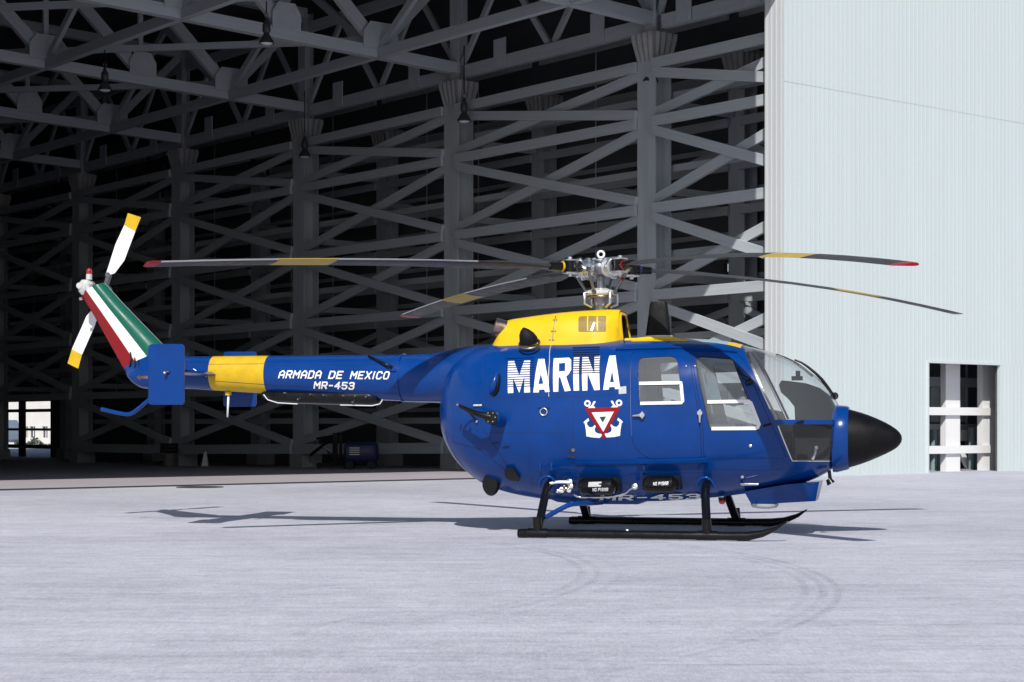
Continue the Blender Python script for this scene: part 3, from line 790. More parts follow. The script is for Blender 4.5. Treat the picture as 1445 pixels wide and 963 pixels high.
def build_outside():
    # white building beyond the gate
    u0 = 54.0
    def q(px, py):
        p = (px-CX)/F; Y = u0/(UX*p+UY); return -p*Y*UY+Y*UX, H-(py-HY)*Y/F
    na, _ = q(74, 600); nb, _ = q(-10, 600)
    n0, n1 = min(na, nb)-9, max(na, nb)+14
    base = W(u0, n0, -.3)
    o = thing('white_building', 'sunlit white building with dark windows, glimpsed through the gate at far left', 'building', base)
    holes = []
    for pa, pb in ((33.5, 39.5), (41.5, 49.5), (59, 67), (79, 87), (-4, 5)):
        (a, z1), (b, z0) = q(pa, 602), q(pb, 618)
        holes.append((min(a, b), max(a, b), z0, z1))
    bm = bmesh.new()
    wall_with_holes(bm, lambda n, z: W(u0, n, z), n0, n1, -.4, 7.5, holes, UD*.25)
    for v in bm.verts: v.co -= base
    make('wall', bm, 'whitefar', o)
    for h in holes:
        bm = bmesh.new(); add_prism(bm, [W(u0+.12, h[0], h[2])-base, W(u0+.12, h[1], h[2])-base, W(u0+.12, h[1], h[3])-base, W(u0+.12, h[0], h[3])-base], UD*.02)
        w = make('window', bm, 'farglass', o)
        nm = (h[0]+h[1])/2
        bm = bmesh.new(); add_prism(bm, [W(u0+.08, nm-.04, h[2])-base, W(u0+.08, nm+.04, h[2])-base, W(u0+.08, nm+.04, h[3])-base, W(u0+.08, nm-.04, h[3])-base], UD*.035)
        make('mullion', bm, 'wframe', w)
    bm = bmesh.new(); add_prism(bm, [W(u0-.25, n0-.3, 7.5)-base, W(u0+8, n0-.3, 7.5)-base, W(u0+8, n1+.3, 7.5)-base, W(u0-.25, n1+.3, 7.5)-base], (0, 0, .3)); make('roof', bm, 'concrete', o)
    bm = bmesh.new(); add_prism(bm, [W(u0-.012, nb-1.9, -.4)-base, W(u0-.012, nb-1.82, -.4)-base, W(u0-.012, nb-1.82, 7.4)-base, W(u0-.012, nb-1.9, 7.4)-base], UD*.01); make('downpipe', bm, 'concrete', o)
    # shrub in front of it
    def at(px, u):
        p = (px-CX)/F; Y = u/(UX*p+UY); return V(p*Y, Y, -.28)
    b = at(47, 47.0)
    o = thing('low_shrub', 'low dark bush outside the gate, in front of the white building', 'shrub', b)
    bm = bmesh.new(); rng = random.Random(3)
    for i in range(900):
        r = rng.random()**.5; th = rng.random()*6.283
        x = 1.05*r*math.cos(th); y = .5*r*math.sin(th)
        hgt = .62*(1-.55*r*r)*(0.75+.35*math.sin(x*5+1))
        z = .04+hgt*rng.random()
        c = V(x, y, z); a = V(rng.uniform(-1, 1), rng.uniform(-1, 1), rng.uniform(-1, 1)).normalized()*.06; d = a.cross(V(rng.uniform(-1, 1), rng.uniform(-1, 1), rng.uniform(-1, 1))).normalized()*.035
        bm.faces.new([bm.verts.new(p) for p in (c-a, c+d, c+a, c-d)])
    make('foliage', bm, 'leaf', o)
    bm = bmesh.new()
    for i in range(7):
        x = -.7+.23*i; add_cyl(bm, (x*.5, 0, 0), (x, .05*(-1)**i, .35), .02, .008, n=5)
    make('stem', bm, 'drum', o)
    # parked van, only its nose and front wheel in view
    b = at(10.5, 46.0)
    o = thing('parked_van', 'grey blue van parked outside, its front wheel showing at the far left edge', 'van', b, math.atan2(ND.y, ND.x)+math.pi)
    bm = bmesh.new()
    body = [(-.95, .32), (.55, .32), (.66, .5), (.62, .86), (.2, .98), (-.12, 1.62), (-.3, 1.72), (-3.4, 1.72), (-3.5, .4)]
    add_prism(bm, [V(x, -.75, z) for x, z in body], (0, 1.5, 0)); make('body', bm, 'van', o)
    bm = bmesh.new(); add_prism(bm, [V(x, -.757, z) for x, z in ((-.05, 1.0), (-.22, 1.55), (-.95, 1.55), (-.95, 1.0))], (0, .006, 0)); make('window', bm, 'farglass', o)
    bm = bmesh.new(); add_prism(bm, [V(x, .751, z) for x, z in ((-.05, 1.0), (-.22, 1.55), (-.95, 1.55), (-.95, 1.0))], (0, .006, 0)); make('window', bm, 'farglass', o)
    for x in (-.1, -2.7):
        for y in (-.72, .72):
            bm = bmesh.new(); add_cyl(bm, (x, y-.1, .30), (x, y+.1, .30), .30, n=20); w = make('wheel', bm, 'rubber', o)
            bm = bmesh.new(); add_cyl(bm, (x, y-.106, .30), (x, y+.106, .30), .17, n=16); make('rim', bm, 'alu', w)
build_props(); build_outside()

# ------------------------------------------------------------------ helicopter
YAW = 13.6
CA, SA = math.cos(R(YAW)), math.sin(R(YAW))
OX, OY = 0.945, 18.98
heli = thing('helicopter', 'blue navy helicopter with yellow engine cowling, black nose cone and striped tail fin', 'helicopter', (OX, OY, 0), -R(YAW))

def P(px, py, s=0.0):
    """helicopter coordinates (x forward, y to the port side, z up) of a point seen at a photo pixel, s metres to port of the centre plane"""
    p, q = (px-CX)/F, (py-HY)/F
    x = (p*(OY+s*CA)-OX-s*SA)/(CA+p*SA)
    Y = OY-x*SA+s*CA
    return Vector((x, s, H-q*Y))
def loc(v):
    d = Vector(v)-V(OX, OY, 0); return Vector((d.x*CA-d.y*SA, d.x*SA+d.y*CA, d.z))
EYE = loc((0, 0, H))
def sight(px, py):
    d = V((px-CX)/F, 1, -(py-HY)/F); return Vector((d.x*CA-d.y*SA, d.x*SA+d.y*CA, d.z)).normalized()

def interp(tab, x):
    """monotone-ish cubic through a table of rows (x, a, b, ...)"""
    n = len(tab)
    if x <= tab[0][0]: return tab[0][1:]
    if x >= tab[-1][0]: return tab[-1][1:]
    i = max(k for k in range(n-1) if tab[k][0] <= x)
    p0, p1 = tab[i], tab[i+1]; h = p1[0]-p0[0]; t = (x-p0[0])/h
    out = []
    for c in range(1, len(p0)):
        d = (p1[c]-p0[c])/h
        dm = (p0[c]-tab[i-1][c])/(p0[0]-tab[i-1][0]) if i > 0 else d
        dp = (tab[i+2][c]-p1[c])/(tab[i+2][0]-p1[0]) if i+2 < n else d
        def slope(a, b): return 0.0 if a*b <= 0 else 2*a*b/(a+b)
        m0 = slope(dm, d) if i > 0 else d; m1 = slope(d, dp) if i+2 < n else d
        t2, t3 = t*t, t*t*t
        out.append((2*t3-3*t2+1)*p0[c]+(t3-2*t2+t)*h*m0+(-2*t3+3*t2)*p1[c]+(t3-t2)*h*m1)
    return tuple(out)

POD = [(627.5, 574, 604, .10), (630, 558, 616, .26), (636, 538, 630, .40), (646, 515, 648, .52), (660, 500, 664, .61), (682, 490.5, 681, .69), (708, 485.5, 692, .745),
       (742, 483, 700, .78), (780, 482, 705, .79), (850, 480.5, 707.5, .79), (920, 479, 707.5, .79), (970, 479, 705, .787), (1010, 480.5, 702, .778), (1035, 484, 699, .765),
       (1055, 489, 696.5, .75), (1080, 495.5, 693, .72), (1105, 504, 688.5, .675), (1128, 515, 683, .615), (1146, 527.5, 677.5, .55), (1160, 539.5, 671, .48), (1171, 552, 664.5, .405),
       (1179, 565, 656.5, .32), (1184, 577, 647, .225), (1187, 590, 636, .12), (1188, 604, 622, .04)]
POD3 = []
for px, t, b, w in POD:
    a = P(px, t); c = P(px, b); POD3.append((a.x, a.z, c.z, w))
def pod_ring(x, n=112):
    zt, zb, w = interp(POD3, x)
    zc = zb+(zt-zb)*0.51
    out = []
    for i in range(n):
        th = 2*math.pi*i/n; ct, st = math.cos(th), math.sin(th)
        eu, el = 2.9, 2.1
        e = eu if st >= 0 else el
        y = w*math.copysign(abs(ct)**(2/e), ct)
        z = zc+((zt-zc) if st >= 0 else (zc-zb))*math.copysign(abs(st)**(2/e), st)
        out.append(V(x, y, z))
    return out
def build_pod_bm():
    bm = bmesh.new()
    x0, x1 = POD3[0][0], POD3[-1][0]; N = 120
    loops = []
    for i in range(N+1):
        t = i/N; t = 0.5-0.5*math.cos(math.pi*t) if False else t
        k = 0.5-0.5*math.cos(math.pi*t); t = 0.45*t+0.55*k
        loops.append(pod_ring(x0+(x1-x0)*t))
    add_loops(bm, loops)
    bmesh.ops.recalc_face_normals(bm, faces=bm.faces)
    return bm
pod = build_pod_bm()
POD_BVH = BVHTree.FromBMesh(pod)
def hit(px, py, bvh=None):
    d = sight(px, py); r = (bvh or POD_BVH).ray_cast(EYE, d)
    return r[0] if r[0] is not None else P(px, py, -.5)
def on_side(x, z, bvh=None):
    r = (bvh or POD_BVH).ray_cast(V(x, -4, z), V(0, 1, 0))
    return (r[0], r[1]) if r[0] is not None else (None, None)
def xz(px, py, bvh=None):
    h = hit(px, py, bvh); return (h.x, h.z)

# outlines of doors and windows (as seen from the starboard side), in x-z
def outline(pts, rad): return rounded([xz(*p) for p in pts], rad)
SLIDE = outline([(892, 497), (973.5, 496), (982, 560), (988.5, 600), (990.5, 648), (913, 648.5), (892, 628)], [.04, .04, .2, .2, .03, .12, .12])
COCK = outline([(976, 496.5), (1041, 498.5), (1051, 511), (1109, 641), (1108, 646.5), (993.5, 648), (991.5, 600), (985, 560)], [.05, .06, .06, .05, .03, .03, .2, .2])
W_REAR = outline([(901.5, 505), (955.5, 502.5), (965.5, 571), (902.5, 572)], [.06, .08, .05, .05])
W_COCK = outline([(981.5, 503.5), (1034, 507), (1073, 605.5), (1002.5, 607)], [.07, .03, .07, .03])
def inset(poly, d):
    c = sum((Vector(p) for p in poly), Vector((0, 0)))/len(poly)
    area = sum(poly[i][0]*poly[(i+1) % len(poly)][1]-poly[(i+1) % len(poly)][0]*poly[i][1] for i in range(len(poly)))
    sg = 1 if area > 0 else -1
    out = []
    n = len(poly)
    for i in range(n):
        a, p, b = Vector(poly[i-1]), Vector(poly[i]), Vector(poly[(i+1) % n])
        e = (b-a).normalized(); nn = Vector((-e.y, e.x))*sg
        out.append(tuple(p+nn*d))
    return out
GAP = 0.005
SLIDE_I, COCK_I = inset(SLIDE, GAP), inset(COCK, GAP)
L1a, L1b = xz(1051.5, 497.5), xz(1094, 594)
WS_Z = hit(1150, 592.5).z; BAND_Z = hit(1150, 599).z; CH_Z = hit(1150, 651).z
CHa, CHb = xz(1097, 600), xz(1117.5, 651)
POLE = 0.045

def cut_poly(bm, poly):
    lo = (min(p[0] for p in poly)-.06, min(p[1] for p in poly)-.06); hi = (max(p[0] for p in poly)+.06, max(p[1] for p in poly)+.06)
    n = len(poly)
    for i in range(n):
        a, b = poly[i], poly[(i+1) % n]
        if (Vector(a)-Vector(b)).length < 1e-5: continue
        fs = [f for f in bm.faces if lo[0] < f.calc_center_median().x < hi[0] and lo[1] < f.calc_center_median().z < hi[1]]
        es = {e for f in fs for e in f.edges}; vs = {v for f in fs for v in f.verts}
        no = V(b[1]-a[1], 0, -(b[0]-a[0]))
        bmesh.ops.bisect_plane(bm, geom=fs+list(es)+list(vs), plane_co=(a[0], 0, a[1]), plane_no=no, dist=1e-5)
def cut_plane(bm, co, no, test):
    fs = [f for f in bm.faces if test(f.calc_center_median())]
    es = {e for f in fs for e in f.edges}; vs = {v for f in fs for v in f.verts}
    bmesh.ops.bisect_plane(bm, geom=fs+list(es)+list(vs), plane_co=co, plane_no=no, dist=1e-5)
def inside(poly, x, z):
    r = False; n = len(poly); j = n-1
    for i in range(n):
        xi, zi = poly[i]; xj, zj = poly[j]
        if (zi > z) != (zj > z) and x < (xj-xi)*(z-zi)/(zj-zi)+xi: r = not r
        j = i
    return r
def side_of(a, b, x, z): return (b[0]-a[0])*(z-a[1])-(b[1]-a[1])*(x-a[0])

SKY_X0, SKY_X1 = P(976, 480).x, P(1033, 486).x
YEL_X0, YEL_X1 = P(900, 479).x, P(1051, 489).x
ROOF_Z = P(1000, 505).z
def split_pod():
    bm = pod
    for poly in (SLIDE, SLIDE_I, COCK, COCK_I, W_REAR, W_COCK): cut_poly(bm, poly)
    front = lambda c: c.x > 1.2
    cut_plane(bm, (L1a[0], 0, L1a[1]), V(L1b[1]-L1a[1], 0, -(L1b[0]-L1a[0])), lambda c: front(c) and c.z > WS_Z-.1)
    cut_plane(bm, (CHa[0], 0, CHa[1]), V(CHb[1]-CHa[1], 0, -(CHb[0]-CHa[0])), lambda c: front(c) and CH_Z-.1 < c.z < BAND_Z+.1)
    for z in (WS_Z, BAND_Z, CH_Z): cut_plane(bm, (0, 0, z), (0, 0, 1), lambda c: c.x > 1.5 and abs(c.z-z) < .2)
    for s in (-POLE, POLE): cut_plane(bm, (0, s, 0), (0, 1, 0), lambda c: front(c) and abs(c.y) < .2)
    for s in (-.13, .13): cut_plane(bm, (0, s, 0), (0, 1, 0), lambda c: c.x > 1.8 and c.z < BAND_Z+.05)
    for s in (-.40, -.06, .06, .40): cut_plane(bm, (0, s, 0), (0, 1, 0), lambda c: -.2 < c.x < 2.0 and c.z > ROOF_Z)
    for x in (SKY_X0, SKY_X1, YEL_X0, YEL_X1): cut_plane(bm, (x, 0, 0), (1, 0, 0), lambda c: abs(c.x-x) < .3 and c.z > ROOF_Z-.1)
    bm.normal_update()
    bm.verts.ensure_lookup_table()
    reg = {}
    for f in bm.faces:
        c = f.calc_center_median(); x, y, z = c; sd = 'R' if y < 0 else 'L'
        r = 'fuselage'
        ahead = side_of(L1a, L1b, x, z) > 0                        # forward of the windscreen's rear edge
        if front(c) and z > WS_Z and ahead: r = ('windscreen'+sd) if abs(y) > POLE else 'post'
        elif x > 1.5 and CH_Z < z < BAND_Z and side_of(CHa, CHb, x, z) > 0 and abs(y) > .13: r = 'chin'+sd
        elif inside(W_REAR, x, z) and abs(y) > .4: r = 'wrear'+sd
        elif inside(W_COCK, x, z) and abs(y) > .25: r = 'wcock'+sd
        elif inside(SLIDE_I, x, z) and abs(y) > .25: r = 'slide'+sd
        elif inside(COCK_I, x, z) and abs(y) > .25: r = 'cock'+sd
        elif (inside(SLIDE, x, z) or inside(COCK, x, z)) and abs(y) > .25: r = 'gap'
        elif z > ROOF_Z and SKY_X0 < x < SKY_X1 and .06 < abs(y) < .40: r = 'sky'+sd
        elif z > ROOF_Z and YEL_X0 < x < YEL_X1 and abs(y) < .40: r = 'roof'
        reg.setdefault(r, []).append(f)
    return reg
REG = split_pod()

def shell(name, keys, m, parent, off=0.0, smooth=True):
    verts = {}; vs = []; ns = []; fs = []
    for k in keys:
        for f in REG.get(k, []):
            idx = []
            for v in f.verts:
                if v.index not in verts:
                    verts[v.index] = len(vs); vs.append(v.co+v.normal*off); ns.append(v.normal.copy())
                idx.append(verts[v.index])
            fs.append(idx)
    me = bpy.data.meshes.new(name); me.from_pydata([tuple(v) for v in vs], [], fs)
    for kk in (m if isinstance(m, (list, tuple)) else [m]): me.materials.append(M[kk])
    for p in me.polygons: p.use_smooth = True
    me.normals_split_custom_set_from_vertices([tuple(n) for n in ns])
    return link(bpy.data.objects.new(name, me), parent)
pod.verts.index_update()
fus = shell('fuselage', ['fuselage'], 'blue', heli)
tagl = lambda o, t: o.__setitem__('label', t)
roof_panel = shell('roof_panel', ['roof'], 'yellow', heli, .003)
post = shell('windscreen_post', ['post'], 'steel', heli, .004)
for sd in 'RL':
    shell('windscreen', ['windscreen'+sd], 'glass', heli)
    shell('chin_window', ['chin'+sd], 'chinglass', heli)
    shell('roof_window', ['sky'+sd], 'bluegreysky', heli, .002)
    slide = shell('sliding_door', ['slide'+sd], 'blue', heli, .004)
    cock = shell('cockpit_door', ['cock'+sd], 'blue', heli, .003)
    wr = shell('window', ['wrear'+sd], 'sideglass', slide, -.006)
    wc = shell('window', ['wcock'+sd], 'sideglass', cock, -.006)
    if sd == 'R': slide_r, cock_r, win_r, win_c = slide, cock, wr, wc
    else: slide_l, cock_l, win_rl, win_cl = slide, cock, wr, wc
shell('door_gap_shade', ['gap'], 'seam', heli, -.008)  # dark sheet paints the shade inside the door gaps
shell('cabin_lining', ['fuselage', 'gap', 'slideR', 'slideL', 'cockR', 'cockL', 'roof'], 'lining', heli, -.022)

# ---- paint, lettering, ribbons laid on a surface seen from starboard
def conform(name, polys2d, bvh, m, off, parent, step=.05, mirror=False):
    """polys2d: list of (outer, [holes]) in x-z; laid on the starboard surface"""
    bm = bmesh.new()
    for li, (outer, holes) in enumerate(polys2d):
        loops = [[V(p[0], p[1], 0) for p in outer]]+[[V(p[0], p[1], 0) for p in h] for h in holes]
        tris = tessellate_polygon(loops); flat = [p for l in loops for p in l]
        vv = [bm.verts.new((p.x, -li*1e-6, p.y)) for p in flat]
        for t in tris:
            try: bm.faces.new([vv[i] for i in t])
            except ValueError: pass
    xs = [v.co.x for v in bm.verts]; zs = [v.co.z for v in bm.verts]
    x = math.floor(min(xs)/step)*step
    while x < max(xs):
        bmesh.ops.bisect_plane(bm, geom=bm.verts[:]+bm.edges[:]+bm.faces[:], plane_co=(x, 0, 0), plane_no=(1, 0, 0)); x += step
    z = math.floor(min(zs)/step)*step
    while z < max(zs):
        bmesh.ops.bisect_plane(bm, geom=bm.verts[:]+bm.edges[:]+bm.faces[:], plane_co=(0, 0, z), plane_no=(0, 0, 1)); z += step
    for v in bm.verts:
        li = round(-v.co.y*1e6)
        h, n = on_side(v.co.x, v.co.z, bvh)
        if h is None: h, n = V(v.co.x, -.3, v.co.z), V(0, -1, 0)
        if n.y > 0: n = -n
        v.co = h+n*(off+li*.0003)
    me = bpy.data.meshes.new(name); bm.to_mesh(me); bm.free()
    for k in ([m] if isinstance(m, str) else m): me.materials.append(M[k])
    if mirror:
        pass
    return link(bpy.data.objects.new(name, me), parent)

def ribbon(name, pts2d, w, h, bvh, m, parent, closed=False, step=.03, base=0.0, mirror=False):
    """raised strip of width w and height h along an x-z polyline on the starboard surface"""
    pts = [Vector(p) for p in pts2d]
    if closed: pts.append(pts[0])
    q = []
    for i in range(len(pts)-1):
        n = max(1, int((pts[i+1]-pts[i]).length/step))
        for k in range(n): q.append(pts[i].lerp(pts[i+1], k/n))
    q.append(pts[-1])
    if closed: q = q[:-1]
    n = len(q); loops = []
    for i, p in enumerate(q):
        a = q[i-1] if (i > 0 or closed) else p; b = q[(i+1) % n] if (i < n-1 or closed) else p
        t = (b-a).normalized(); nn = Vector((-t.y, t.x))*(w/2)
        row = []
        for sgn in (1, -1):
            hh, no = on_side(p.x+nn.x*sgn, p.y+nn.y*sgn, bvh)
            if hh is None: hh, no = V(p.x+nn.x*sgn, -.3, p.y+nn.y*sgn), V(0, -1, 0)
            if no.y > 0: no = -no
            row.append((hh, no))
        (ha, na), (hb, nb) = row
        lp = [ha+na*(base-.004), ha+na*(base+h), hb+nb*(base+h), hb+nb*(base-.004)]
        if mirror: lp = [V(v.x, -v.y, v.z) for v in lp]
        loops.append(lp)
    bm = bmesh.new()
    if closed:
        rings = [[bm.verts.new(p) for p in lp] for lp in loops]
        for i in range(n):
            for j in range(4):
                bm.faces.new((rings[i][j], rings[i][(j+1) % 4], rings[(i+1) % n][(j+1) % 4], rings[(i+1) % n][j]))
    else: add_loops(bm, loops)
    return make(name, bm, m, parent)

# window frames
for mir, wa, wb in ((False, win_r, win_c), (True, win_rl, win_cl)):
    pr = lambda l: [xz(*p) for p in l]
    ribbon('window_frame', pr([(903.5, 569.5), (961.5, 568.5), (963.5, 566), (961, 540.5), (902, 541.5)]), .032, .008, None, 'wframe', wa, mirror=mir)
    ribbon('window_frame', pr([(998, 567.5), (1056, 566.5), (1059.5, 569), (1071, 599), (1069, 603.5), (1066, 604.5), (1004, 605)]), .034, .008, None, 'wframe', wb, mirror=mir)
    ribbon('window_seal', inset(W_REAR, -.004), .012, .004, None, 'seam', wa, closed=True, mirror=mir)
    ribbon('window_seal', inset(W_COCK, -.004), .012, .004, None, 'seam', wb, closed=True, mirror=mir)
# windscreen edge strips (pale frame inside the rear edge, thin rim round the lower glass)
for mir in (False, True):
    ribbon('windscreen_frame', [(L1a[0]+.02, L1a[1]-.01), (L1b[0]+.015, L1b[1]+.02)], .022, .005, None, 'steel', heli, mirror=mir)
    ribbon('chin_frame', [xz(*p) for p in ((1098, 601.5), (1118, 650.5), (1150, 650.8), (1180, 650.5))], .010, .004, None, 'alu', heli, mirror=mir)
# long step rail, gutter over the doors
def rail(name, pts, r, m='blue', base=.0):
    bm = bmesh.new(); q = []
    for px, py in pts:
        h = hit(px, py); hh, n = on_side(h.x, h.z); q.append(h+(n if n and n.y < 0 else V(0, -1, 0))*base)
    add_tube(bm, q, r, 8); return make(name, bm, m, heli, True, 50)
ribbon('door_rail', [xz(812, 653.5), xz(880, 652.8), xz(912, 651.8)], .022, .014, None, 'blue', heli)
ribbon('door_rail', [xz(899, 650.3), xz(950, 649.8), xz(999, 648.3)], .030, .035, None, 'blue', heli)
ribbon('rain_gutter', [xz(869, 494.5), xz(920, 493.3), xz(960, 492.2), xz(1000, 493.5), xz(1040, 498)], .014, .022, None, 'blue', heli)
ribbon('panel_seam', [xz(1003, 647.5), xz(1060, 646.8), xz(1112, 645)], .006, .0015, None, 'seam', heli)

# lettering MARINA (outlines traced in a 6.02x enlargement from 690,480)
def Z6(l): return [xz(690+x/6.02, 480+y/6.02) for x, y in l]
LET = dict(
    M=([(165, 176), (213, 174), (259, 305), (303, 170), (352, 168), (350, 446), (300, 448), (302, 312), (258, 450), (206, 322), (208, 450), (162, 453)], []),
    A=([(420, 164), (472, 162), (500, 320), (516, 440), (478, 445), (471, 421), (428, 423), (424, 446), (377, 447)], [[(441, 285), (463, 373), (420, 376)]]),
    R=([(551, 158), (682, 152), (699, 172), (699, 255), (678, 290), (656, 312), (696, 430), (645, 438), (606, 318), (592, 318), (590, 439), (547, 441)], [[(595, 200), (648, 196), (648, 265), (595, 270)]]),
    I=([(722, 146), (771, 143), (767, 430), (720, 432)], []),
    N=([(795, 142), (842, 139), (897, 290), (897, 137), (943, 135), (942, 425), (895, 428), (838, 280), (837, 430), (794, 432)], []),
    A2=([(1024, 135), (1076, 133), (1096, 280), (1116, 416), (1072, 419), (1068, 399), (1022, 402), (1019, 422), (970, 425)], [[(1047, 258), (1062, 358), (1028, 361)]]))
for k in LET:
    o, hs = LET[k]
    conform('letter', [(Z6(o), [Z6(h) for h in hs])], None, 'letter', .0035, heli)
conform('access_label', [(Z6([(1101, 400), (1166, 392), (1168, 455), (1103, 460)]), [])], None, 'palelabel', .003, heli)
# louvred vents: raised strips over the lettering, standing for gaps between slats
def louvre(x0, x1, y0, y1, n, slope, m='blue'):
    for i in range(n):
        y = y0+(y1-y0)*i/(n-1)
        ribbon('vent_strip', Z6([(x0, y), (x1, y+slope)]), .0058, .010, None, m, heli, step=.08)
louvre(150, 388, 160, 398, 13, -8)
louvre(712, 940, 70, 284, 12, -6, 'seam')  # dark strips paint the shade in the gaps

# crossed-anchor emblem
red_t = ([(815, 580), (1117, 571), (1100, 605), (998, 790), (944, 791)], [[(872, 615), (1062, 608), (972, 781)]])
emb = conform('emblem', [(Z6(red_t[0]), [Z6(h) for h in red_t[1]])], None, 'red', .006, heli)
conform('emblem_white', [(Z6([(872.5, 615.4), (1061.5, 608.4), (972, 780)]), [])], None, 'letter', .0045, emb)
conform('emblem_green', [(Z6([(939, 653), (996, 650), (968, 702)]), [])], None, 'dgreen', .007, emb)
conform('emblem_tip', [(Z6([(974, 789), (992, 815), (975, 848), (959, 815)]), [])], None, 'red', .008, emb)
def circ(cx, cy, r, n=18): return [(cx+r*math.cos(2*math.pi*i/n), cy+r*math.sin(2*math.pi*i/n)) for i in range(n)]
anch = [(836, 600), (852, 560), (862, 566), (876, 548), (888, 522), (906, 520), (904, 534), (886, 556), (906, 578), (900, 600), (860, 612)]
fluke = [(845, 664), (808, 694), (804, 706), (814, 708), (824, 765), (828, 818), (880, 828), (942, 832), (958, 814), (958, 798), (930, 795), (904, 782), (898, 758), (914, 722), (906, 716), (880, 740), (856, 742), (836, 722), (832, 700), (852, 686)]
mirx = lambda l: [(1942-x, y-(4 if x < 971 else 0)) for x, y in l][::-1]
for fn in (lambda l: l, mirx):
    conform('anchor', [(Z6(fn(circ(837, 539, 28))), [Z6(fn(circ(837, 539, 13)))]), (Z6(fn(anch)), []), (Z6(fn(fluke)), [])], None, 'letter', .0035, emb, step=.03)

# ---- stroke lettering
FONT = {
 'A': [[(0, 0), (0, .75), (.25, 1), (.45, 1), (.7, .75), (.7, 0)], [(0, .4), (.7, .4)]], 'R': [[(0, 0), (0, 1), (.6, 1), (.7, .85), (.7, .6), (.6, .47), (0, .47)], [(.35, .47), (.7, 0)]],
 'M': [[(0, 0), (0, 1), (.4, .45), (.8, 1), (.8, 0)]], 'D': [[(0, 0), (0, 1), (.5, 1), (.7, .8), (.7, .2), (.5, 0), (0, 0)]], 'E': [[(.65, 0), (0, 0), (0, 1), (.65, 1)], [(0, .5), (.55, .5)]],
 'X': [[(0, 0), (.7, 1)], [(0, 1), (.7, 0)]], 'I': [[(.1, 0), (.1, 1)]], 'C': [[(.7, .2), (.55, 0), (.15, 0), (0, .2), (0, .8), (.15, 1), (.55, 1), (.7, .8)]],
 'O': [[(.15, 0), (0, .2), (0, .8), (.15, 1), (.55, 1), (.7, .8), (.7, .2), (.55, 0), (.15, 0)]], '-': [[(.05, .48), (.5, .48)]],
 '4': [[(.55, 0), (.55, 1), (0, .35), (.75, .35)]], '5': [[(.65, 1), (0, 1), (0, .55), (.5, .57), (.68, .42), (.68, .18), (.5, 0), (.15, 0), (0, .15)]],
 '3': [[(0, .85), (.15, 1), (.55, 1), (.68, .85), (.68, .65), (.5, .52), (.2, .52)], [(.5, .52), (.7, .38), (.7, .15), (.55, 0), (.15, 0), (0, .15)]],
 'N': [[(0, 0), (0, 1), (.7, 0), (.7, 1)]], 'P': [[(0, 0), (0, 1), (.55, 1), (.7, .85), (.7, .6), (.55, .45), (0, .45)]], 'S': [[(0, .15), (.15, 0), (.55, 0), (.7, .15), (.7, .4), (.55, .5), (.15, .5), (0, .62), (0, .85), (.15, 1), (.55, 1), (.7, .85)]]}
WID = {'M': .8, 'I': .2, '-': .55, '4': .75, ' ': .5}
def text_polys(s, thick, gap=.40):
    """list of 2-D quads in units of letter height, and the total width"""
    out = []; x = 0
    for ch in s:
        for st in FONT.get(ch, []):
            for i in range(len(st)-1):
                a, b = Vector(st[i]), Vector(st[i+1]); d = (b-a).normalized(); nn = Vector((-d.y, d.x))*thick/2
                a2, b2 = a-d*thick*.42, b+d*thick*.42
                out.append([(p.x+x, p.y) for p in (a2+nn, b2+nn, b2-nn, a2-nn)])
        x += WID.get(ch, .7)+gap
    return out, x-gap
def lettering(name, s, corner, right, top, bvh, m, off, parent, thick=.2, shear=0.0):
    """corner, right, top: pixels of the baseline start, baseline end and the top above the start"""
    polys, w = text_polys(s, thick)
    c, r, t = (Vector(p) for p in (corner, right, top))
    ex, ey = (r-c)/w, t-c
    res = []
    for pl in polys:
        pp = []
        for x, y in pl:
            q = c+ex*(x+shear*y)+ey*y; pp.append(xz(q.x, q.y, bvh))
        res.append((pp, []))
    return conform(name, res, bvh, m, off, parent, step=.04)

# ---- tail boom
BOOM = [(184, 521, 534, .10), (190, 516, 541, .14), (204, 507, 548.5, .17), (222, 504, 549.5, .18), (262, 503.3, 549, .185), (303, 503, 551.3, .19), (344, 502.6, 553.8, .20), (383, 502.2, 556.2, .205),
        (450, 501.5, 560.2, .22), (520, 501, 564.2, .235), (572, 500.5, 566.5, .25), (640, 499.5, 568, .26)]
def build_boom():
    bm = bmesh.new(); loops = []; xs = []
    rows = []
    for px, t, b, w in BOOM:
        a, c = P(px, t), P(px, b); rows.append((a.x, a.z, c.z, w))
    xa, xb = P(303, 527).x, P(381, 527).x
    st = sorted(set([r[0] for r in rows]+[rows[0][0]+(rows[-1][0]-rows[0][0])*i/60 for i in range(61)]+[xa, xb]))
    for x in st:
        zt, zb, w = interp(rows, x); loops.append(ring(V(x, 0, (zt+zb)/2), V(0, 1, 0), V(0, 0, 1), w, (zt-zb)/2, n=40, e=2.15))
    cols = []
    add_loops(bm, loops, mfun=lambda i, j: 1 if xa-1e-6 <= st[i] and st[i+1] <= xb+1e-6 else 0)
    bmesh.ops.recalc_face_normals(bm, faces=bm.faces)
    bvh = BVHTree.FromBMesh(bm)
    o = make('tail_boom', bm, ['blue', 'dyellow'], heli, True, 40)
    return o, bvh
boom, BOOM_BVH = build_boom()
for word, xa, xb in (('ARMADA', 393.5, 452), ('DE', 464, 482), ('MEXICO', 494.5, 547.5)):
    ya = 533.2+(xa-393)*.0104; yb = 533.2+(xb-393)*.0104
    lettering('lettering', word, (xa, ya), (xb, yb), (xa+2.4, ya-9.3), BOOM_BVH, 'letter', .003, boom, .21, .03)
lettering('registration', 'MR-453', (443.5, 547.8), (499, 548.6), (444.5, 539.4), BOOM_BVH, 'letter', .003, boom, .24, .05)
